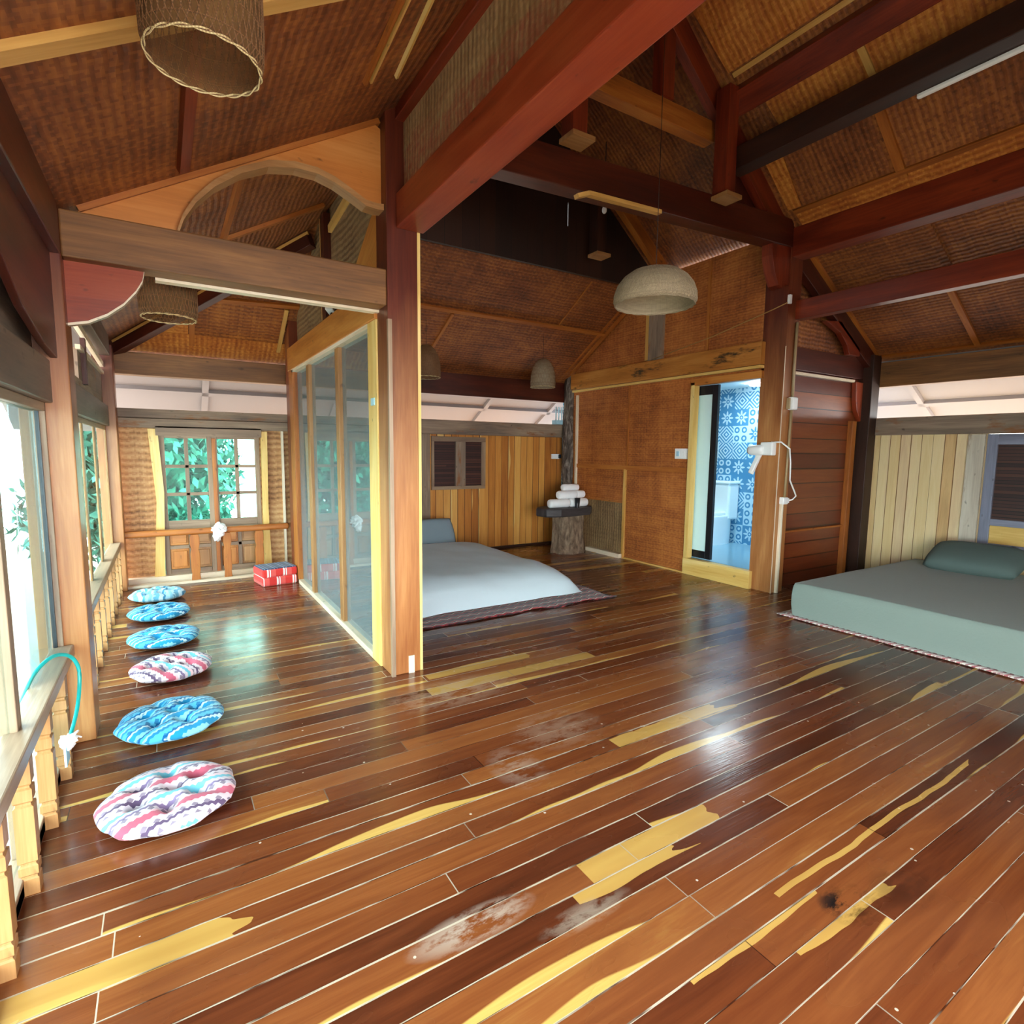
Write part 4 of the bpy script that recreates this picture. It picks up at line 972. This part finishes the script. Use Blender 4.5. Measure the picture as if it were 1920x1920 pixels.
# stump table with slab and towels
mb = MB(); n = 40; vs = []; uvs = []
for i in range(14):
    z = i / 13 * .57
    for k in range(n):
        a = 2*PI*k/n
        r = .25 * (1 + .16 * noise.noise(V((math.cos(a)*2.2, math.sin(a)*2.2, z*1.2))) + .05 * math.sin(a*9 + z*2) + .1 * (1 - z/.57) ** 3)
        vs.append((5.08 + r * math.cos(a), 6.55 + r * .85 * math.sin(a), z)); uvs.append((z, a*.25))
fs = [(i*n+k, i*n+(k+1) % n, (i+1)*n+(k+1) % n, (i+1)*n+k) for i in range(13) for k in range(n)] + [tuple(range(13*n, 14*n))]
mb.add(vs, fs, uvs=uvs)
tag(mb.build('tree_stump', M['bark'], smooth=True), 'thick tree stump with cracked grey bark standing before the log post', 'stump')
pl = [(4.5, 6.3), (4.7, 6.22), (5.0, 6.24), (5.3, 6.3), (5.42, 6.42), (5.4, 6.62), (5.2, 6.72), (4.85, 6.74), (4.58, 6.66), (4.46, 6.5)]
tag(MB().prism(pl, 'z', .57, .69, (1, 0, 0)).build('wood_slab', M['slab'], bevel=.02), 'dark slab of wood lying on the tree stump as a table top', 'slab')
def towel(c, r, L, lab, rz=0):
    mb = MB(); prof = [(r*.55, -L/2), (r*.9, -L/2+.01), (r, -L/2+.035), (r, L/2-.035), (r*.9, L/2-.01), (r*.55, L/2)]
    mb.lathe(prof, n=20)
    o = mb.build('rolled_towel', M['cloth'], smooth=True, origin=False)
    o.rotation_euler = (0, PI/2, rz); o.location = c
    tag(o, lab, 'towel', 'rolled towels on the stump')
towel((4.77, 6.38, .755), .062, .36, 'white rolled towel lowest and farthest to the window side of the stack')
towel((5.12, 6.38, .755), .062, .32, 'white rolled towel in the lowest layer behind the black cup')
towel((4.95, 6.43, .87), .06, .34, 'white rolled towel in the middle layer of the stack')
towel((5.2, 6.44, .87), .055, .15, 'short white towel roll at the bathroom end of the middle layer')
towel((5.06, 6.5, .97), .05, .3, 'white rolled towel on top of the stack')
tag(MB().lathe([(.028, 0), (.03, .02), (.042, .14), (.036, .14), (.026, .02)], c=(5.02, 6.27, .69), n=18, cap=False).build('cup', M['cup'], smooth=True), 'black cup standing in front of the rolled towels', 'cup')

# bathroom things
tl = empty('toilet', (6.65, 5.25, .2), 'white one-piece toilet against the patterned tiles', 'toilet')
MB().box((6.76, 5.03, .55), (6.99, 5.47, 1.06)).build('tank', M['ceramic'], tl, bevel=.03)
MB().box((6.75, 5.02, 1.06), (6.995, 5.48, 1.10)).build('tank_lid', M['ceramic'], tl, bevel=.012)
mb = MB(); vs = []; n = 28
for (z, a, b, cx) in ((.2, .36, .2, 6.62), (.35, .37, .205, 6.62), (.5, .38, .215, 6.6), (.6, .39, .22, 6.58), (.62, .39, .22, 6.58)):
    for k in range(n):
        t = 2*PI*k/n; cc = math.copysign(abs(math.cos(t)) ** .7, math.cos(t)); s_ = math.copysign(abs(math.sin(t)) ** .7, math.sin(t))
        vs.append((cx + a*cc, 5.25 + b*s_, z))
mb.add(vs, [(i*n+k, i*n+(k+1) % n, (i+1)*n+(k+1) % n, (i+1)*n+k) for i in range(4) for k in range(n)] + [tuple(range(4*n, 5*n))])
mb.build('bowl', M['ceramic'], tl, smooth=True)
mb = MB(); mb.prism([(6.56 + .35*math.copysign(abs(math.cos(t)) ** .8, math.cos(t)), 5.25 + .2*math.copysign(abs(math.sin(t)) ** .8, math.sin(t))) for t in [2*PI*k/32 for k in range(32)]], 'z', .622, .665)
mb.build('seat_lid', M['ceramic'], tl, bevel=.012)
tag(MB().lathe([(.09, 0), (.1, .02), (.1, .03)], c=(6.65, 4.61, 2.385), n=24).build('ceiling_lamp', M['lampglow']), 'round lit lamp on the bathroom ceiling', 'light')

# ================================================================== LAMPS
def latticed(prof, n, name, mat, par, r=.004, twist=6):
    """open basket weave: two families of slanted canes plus rings"""
    L = len(prof); mb = MB()
    for s_ in (1, -1):
        for k in range(n):
            pts = []
            for i, (rr, z) in enumerate(prof):
                a = 2*PI*k/n + s_ * twist * i / L * 2*PI/n; pts.append((rr*math.cos(a), rr*math.sin(a), z))
            mb.tube(pts, r, 4)
    for i in range(0, L, max(1, L // 8)):
        rr, z = prof[i]; mb.tube([(rr*math.cos(2*PI*k/32), rr*math.sin(2*PI*k/32), z) for k in range(32)], r, 4, closed=True)
    return mb
def place_parts(t, objs):
    for o in objs: o.parent = t; o.location = (0, 0, 0)
def lamp_body(prof, mats, label, loc, cord, rimr='wickerp', n=48, name='pendant_lamp', cat='lamp', group=None):
    t = empty(name, loc, label, cat, group)
    mb = MB(); mb.lathe(prof, n=48, cap=False)
    o = mb.build('shade', M[mats[0]], t, smooth=True); o.location = (0, 0, 0)
    s_ = o.modifiers.new('t', 'SOLIDIFY'); s_.thickness = .004
    w = latticed([(r * 1.004, z) for r, z in prof], n, 'weave', mats[1], t, .0014)
    o = w.build('weave', M[mats[1]], t); o.location = (0, 0, 0)
    r0, z0 = prof[0]; mb = MB()
    for ph in (0, PI):
        mb.tube([((r0 + .0035*math.cos(a*9 + ph))*math.cos(a), (r0 + .0035*math.cos(a*9 + ph))*math.sin(a), z0 + .0035*math.sin(a*9 + ph)) for a in [2*PI*k/120 for k in range(120)]], .0022, 5, closed=True)
    o = mb.build('rim', M[rimr], t); o.location = (0, 0, 0)
    rt, zt = prof[-1]
    if cord:
        o = MB().tube([(0, 0, zt), (0, 0, zt + cord)], .0022, 6).build('cord', M['blackwood'], t); o.location = (0, 0, 0)
    return t
cyl = [(.142, 0), (.15, .03), (.153, .1), (.152, .2), (.146, .27), (.12, .30), (.03, .31)]
lamp_body(cyl, ('sheer', 'wicker'), 'brown bamboo drum lamp hanging closest overhead, its open rim showing', (.145, 1.86, 2.552), .02)
lamp_body(cyl, ('sheer', 'wicker'), 'brown bamboo drum lamp beyond the aged veranda beam', (.06, 4.0, 2.262), .28)
dome = [(.235, 0), (.245, .02), (.243, .06), (.225, .11), (.19, .155), (.14, .19), (.08, .21), (.015, .217)]
lamp_body(dome, ('wickerg', 'wickerg'), 'pale woven dome lamp hanging in the middle of the nave', (2.56, 2.5, 2.385), 2.15, 'wickerg', n=56)
bell = [(.165, 0), (.17, .05), (.165, .16), (.14, .26), (.1, .33), (.05, .375), (.015, .38)]
lamp_body(bell, ('wickerg', 'wicker'), 'small bell-shaped bamboo lamp above the alcove, near the log post', (4.40, 6.3, 2.36), .3)
lamp_body(bell, ('wicker', 'wicker'), 'dim bell-shaped bamboo lamp half hidden by the tall post', (2.70, 6.3, 2.36), .3)
sp = empty('spotlight', (4.2, 4.9, 4.1), 'tiny white bulb in the dark of the main gable', 'light')
MB().blob((4.2, 4.9, 4.12), (.028, .028, .04), 2).build('bulb', M['bulb'], sp, smooth=True)
MB().lathe([(.02, 0), (.02, .06)], c=(4.2, 4.9, 4.15), n=12).build('socket', M['white'], sp)
MB().tube([(4.2, 4.9, 4.2), (4.2, 4.9, ZM(4.2))], .004, 6).build('cord', M['cup'], sp)
wl_ = empty('light_fitting', (1.26, 4.95, 2.58), 'small white light fitting on top of the partition head beam', 'light')
MB().beam((1.22, 4.88, 2.67), (1.30, 5.02, 2.65), .07, .035).build('cover', M['white'], wl_, bevel=.008)
MB().box((1.25, 4.93, 2.58), (1.28, 4.97, 2.65)).build('base', M['black'], wl_)

# ================================================================== ELECTRICS
e1 = empty('light_switch', (5.455, 4.78, 1.44), 'white double switch plate beside the bathroom door', 'switch')
MB().box((5.44, 4.69, 1.42), (5.472, 4.875, 1.55)).build('plate', M['white'], e1, bevel=.006)
MB().box((5.433, 4.72, 1.455), (5.442, 4.765, 1.515)).build('rocker', M['white'], e1, bevel=.002)
MB().box((5.433, 4.80, 1.455), (5.442, 4.845, 1.515)).build('rocker', M['tag'], e1, bevel=.002)
tag(MB().box((1.192, 3.66, 1.79), (1.205, 3.73, 1.84)).build('switch_plate', M['tag'], bevel=.004), 'small pale switch plate on the yellow partition jamb', 'switch')
e2 = empty('breaker_box', (5.6, 3.47, 1.95), 'white breaker box on the bathroom post, above the hair dryer', 'box')
MB().box((5.57, 3.43, 1.955), (5.66, 3.5, 2.09)).build('case', M['white'], e2, bevel=.014)
MB().box((5.545, 3.46, 1.965), (5.57, 3.5, 2.08)).build('back_plate', M['conduit'], e2, bevel=.004)
e3 = empty('power_outlet', (5.6, 3.47, .97), 'white power outlet low on the bathroom post, with the hair dryer cord plugged in', 'outlet')
MB().box((5.53, 3.44, .965), (5.61, 3.5, 1.04)).build('case', M['white'], e3, bevel=.006)
MB().box((5.61, 3.45, .975), (5.65, 3.49, 1.03)).build('plug', M['white'], e3, bevel=.006)
tag(MB().tube([(5.62, 3.475, 2.85), (5.615, 3.475, 2.4), (5.62, 3.475, 2.09)], .014, 8).tube([(5.615, 3.475, 1.955), (5.605, 3.475, 1.5), (5.595, 3.475, 1.04)], .013, 8).build('conduit', M['conduit'], smooth=True), 'thin tan conduit running down the bathroom post through the breaker box', 'conduit')
tag(MB().box((5.535, 3.46, 0), (5.565, 3.5, .965)).build('cable_cover', M['whitewood'], bevel=.003), 'pale cable cover below the power outlet', 'cable')
hd = empty('hair_dryer', (5.43, 3.64, 1.4), 'white hair dryer hanging in its holder on the bathroom post', 'hair dryer')
o = MB().box((5.39, 3.52, 1.48), (5.47, 3.66, 1.62)).build('holder', M['white'], hd, bevel=.012)
bo = MB().lathe([(.045, 0), (.055, .03), (.058, .15), (.046, .18)], n=18).build('barrel', M['white'], hd, smooth=True)
bo.rotation_euler = (PI/2, 0, 0); bo.location = V((5.41, 3.80, 1.535)) - hd.location
MB().beam((5.415, 3.66, 1.53), (5.41, 3.77, 1.28), .04, .055, (0, 1, 0)).build('handle', M['white'], hd, bevel=.012)
MB().tube([(5.43, 3.56, 1.62), (5.45, 3.46, 1.62), (5.56, 3.43, 1.55), (5.59, 3.43, 1.4), (5.6, 3.43, 1.22), (5.68, 3.42, 1.1), (5.73, 3.43, 1.05), (5.70, 3.45, 1.01), (5.65, 3.47, 1.0)], .008, 8).build('cord', M['white'], hd, smooth=True)
tag(MB().tube([(5.455, 3.49, 3.03), (5.40, 3.6, 2.98), (5.43, 4.4, 2.83), (5.43, 5.3, 2.70)], .005, 6).build('cable', M['cable'], smooth=True), 'thin yellow cable strung across the matting above the bathroom door', 'cable')
tag(MB().box((5.46, 3.47, 3.02), (5.5, 3.5, 3.11)).build('cable_clip', M['white'], bevel=.005), 'white cable clip high on the bathroom post', 'clip')
e4 = empty('power_outlet', (5.38, 7.28, 1.37), 'white power outlet on the orange boards above the towels', 'outlet')
MB().box((5.28, 7.26, 1.375), (5.42, 7.3, 1.455)).build('case', M['white'], e4, bevel=.006)
MB().box((5.40, 7.24, 1.385), (5.445, 7.28, 1.445)).build('plug', M['black'], e4, bevel=.004)
rt = empty('router', (5.36, 7.14, 1.92), 'pale blue-white box with upright aerials at the end of the alcove beam', 'router')
MB().box((5.27, 7.16, 1.922), (5.43, 7.28, 1.99)).build('case', M['tag'], rt, bevel=.008)
for x in (5.29, 5.345, 5.40): MB().box((x, 7.2, 1.99), (x + .014, 7.215, 2.2)).build('aerial', M['tag'], rt, bevel=.003)

# hose loop and cloths on the rails
hs = empty('hose_loop', (-.45, 2.9, .3), 'turquoise hose looped over the near railing', 'hose')
pts = [(-.56, 2.78, .40), (-.53, 2.84, .50), (-.50, 2.93, .565), (-.455, 3.02, .59), (-.41, 3.09, .56), (-.385, 3.12, .49), (-.385, 3.1, .40), (-.39, 3.03, .33), (-.40, 2.95, .28), (-.41, 2.9, .25)]
def smooth_path(p, k=6):
    p = [V(q) for q in p]; out = []
    for i in range(len(p) - 1):
        a = p[max(0, i-1)]; b = p[i]; c = p[i+1]; d = p[min(len(p)-1, i+2)]
        for j in range(k):
            t = j / k
            out.append(.5 * ((2*b) + (c-a)*t + (2*a-5*b+4*c-d)*t*t + (-a+3*b-3*c+d)*t**3))
    return out + [p[-1]]
MB().tube(smooth_path(pts), .008, 10).build('hose', M['hose'], hs, smooth=True)
MB().blob((-.41, 2.89, .25), (.03, .035, .03), 3, .6, 3).tube(smooth_path([(-.41, 2.86, .26), (-.39, 2.83, .29), (-.37, 2.86, .3), (-.39, 2.9, .27), (-.37, 2.93, .24)]), .004, 6).build('cloth_knot', M['cloth'], hs, smooth=True)
MB().box((-.42, 2.84, .16), (-.412, 2.92, .24)).build('paper_tag', M['tag'], hs)
def rag(c, r, label):
    mb = MB(); mb.blob(c, r, 4, .55, 2.6); mb.blob((c[0] - .02, c[1], c[2] - r[2] * 1.1), (r[0] * .6, r[1] * .7, r[2] * .8), 3, .6, 3)
    return tag(mb.build('cloth', M['cloth'], smooth=True), label, 'cloth')
rag((.475, 6.97, .585), (.07, .05, .07), 'white crumpled cloth hung over the low railing at the double door')

# ================================================================== OUTSIDE
struct(MB().box((-30, -20, -2.6), (30, 30, -2.5)).build('ground', M['stone'], origin=False))
def crown_mesh(name, n, seed, mat='leaf'):
    rnd = random.Random(seed); mb = MB()
    cl_ = [(V((rnd.uniform(-.65, .65), rnd.uniform(-.65, .65), rnd.uniform(-.9, .8))), rnd.uniform(.3, .55)) for _ in range(26)]
    for _ in range(n):
        c, r = rnd.choice(cl_); d = V((rnd.gauss(0, 1), rnd.gauss(0, 1), rnd.gauss(0, 1))).normalized()
        p = c + d * r * rnd.uniform(.75, 1.05)
        a = V((rnd.uniform(-1, 1), rnd.uniform(-1, 1), rnd.uniform(-1, 1))).normalized(); b = a.cross(d)
        if b.length < .1: continue
        b.normalize(); L = rnd.uniform(.045, .08)
        mb.add([p - a*L, p + b*L*.4, p + a*L, p - b*L*.4], [(0, 1, 2, 3)], uvs=[(0, 0)]*4)
    me = mb.build(name, M[mat], recalc=False, origin=False)
    return me
tr0 = empty('tree', (-.5, 13.4, -2.5), 'dark leafy tree outside, seen through the panes of the double door', 'tree', 'trees behind the double door')
cr0 = crown_mesh('crown', 15000, 3); cr0.parent = tr0; cr0.location = (0, 0, 3.4); cr0.scale = (1.9, 1.9, 2.3)
tk = MB().lathe([(.16, 0), (.11, 1.6), (.06, 3.4)], n=10).build('trunk', M['trunk'], tr0, smooth=True); tk.location = (0, 0, 0)
def plant(src, spots):
    for (x, y, s) in spots:
        c = copy_tree(src); c.location = (x, y, -2.5); c.scale = (s, s, s); c.rotation_euler = (0, 0, x * 3 + y)
plant(tr0, ((5.2, 20.0, 1.0), (-5.2, 16.0, 1.1)))
tr1 = empty('tree', (-11.5, 6.5, -2.5), 'pale leafy tree outside, seen through the glass of the window wall', 'tree', 'trees beyond the window wall')
cr1 = crown_mesh('crown', 12000, 5, 'leafp'); cr1.parent = tr1; cr1.location = (0, 0, 3.4); cr1.scale = (1.9, 1.9, 2.3)
t1 = tk.copy(); COL.objects.link(t1); t1.parent = tr1
plant(tr1, ((-15.5, 11.5, 1.2), (-16.5, 1.5, 1.3), (-12.5, 18.0, 1.3)))

# ================================================================== LIGHT
W = bpy.data.worlds.new('sky'); S.world = W; W.use_nodes = True
nt = W.node_tree; nt.nodes.clear()
bg = nt.nodes.new('ShaderNodeBackground'); ou = nt.nodes.new('ShaderNodeOutputWorld')
tc = nt.nodes.new('ShaderNodeTexCoord'); sp_ = nt.nodes.new('ShaderNodeSeparateXYZ'); rp = nt.nodes.new('ShaderNodeValToRGB')
nt.links.new(tc.outputs['Generated'], sp_.inputs[0]); nt.links.new(sp_.outputs[2], rp.inputs[0])
rp.color_ramp.elements[0].position = 0.; rp.color_ramp.elements[0].color = (1, 1, .99, 1)
rp.color_ramp.elements[1].position = .8; rp.color_ramp.elements[1].color = (.93, .97, 1, 1)
nt.links.new(rp.outputs[0], bg.inputs[0]); bg.inputs[1].default_value = 8.0
nt.links.new(bg.outputs[0], ou.inputs[0])
def area(name, loc, rot, sx, sy, power, col):
    L = bpy.data.lights.new(name, 'AREA'); L.shape = 'RECTANGLE'; L.size = sx; L.size_y = sy; L.energy = power; L.color = col
    o = bpy.data.objects.new(name, L); COL.objects.link(o); o.location = loc; o.rotation_euler = rot; return o
area('bathroom_lamp_light', (6.3, 4.75, 2.36), (0, 0, 0), .16, .16, 9, (.72, .93, 1))

# ================================================================== CAMERA
right = V((0.8491335, -0.5280597, 0.0111934)); down = V((-0.0486279, -0.0992622, -0.9938724)); fwd = V((0.5259350, 0.8433860, -0.1099653))
cd = bpy.data.cameras.new('camera'); cam = bpy.data.objects.new('camera', cd); COL.objects.link(cam)
m = Matrix((right, -down, -fwd)).transposed().to_4x4(); m.translation = V((0, 0, 1.5)); cam.matrix_world = m
cd.sensor_width = 36; cd.sensor_fit = 'HORIZONTAL'; cd.lens = 1039.843 / 1920 * 36; cd.clip_start = .02
S.camera = cam
vs_ = S.view_settings; S.display_settings.display_device = 'sRGB'
vs_.view_transform = 'Standard'; vs_.look = 'None'; vs_.gamma = 1; vs_.use_curve_mapping = False; vs_.exposure = 1.25
cy = S.cycles; cy.use_denoising = True; cy.max_bounces = 12; cy.diffuse_bounces = 8; cy.transparent_max_bounces = 16
cy.sample_clamp_indirect = 10; cy.caustics_reflective = False; cy.caustics_refractive = False
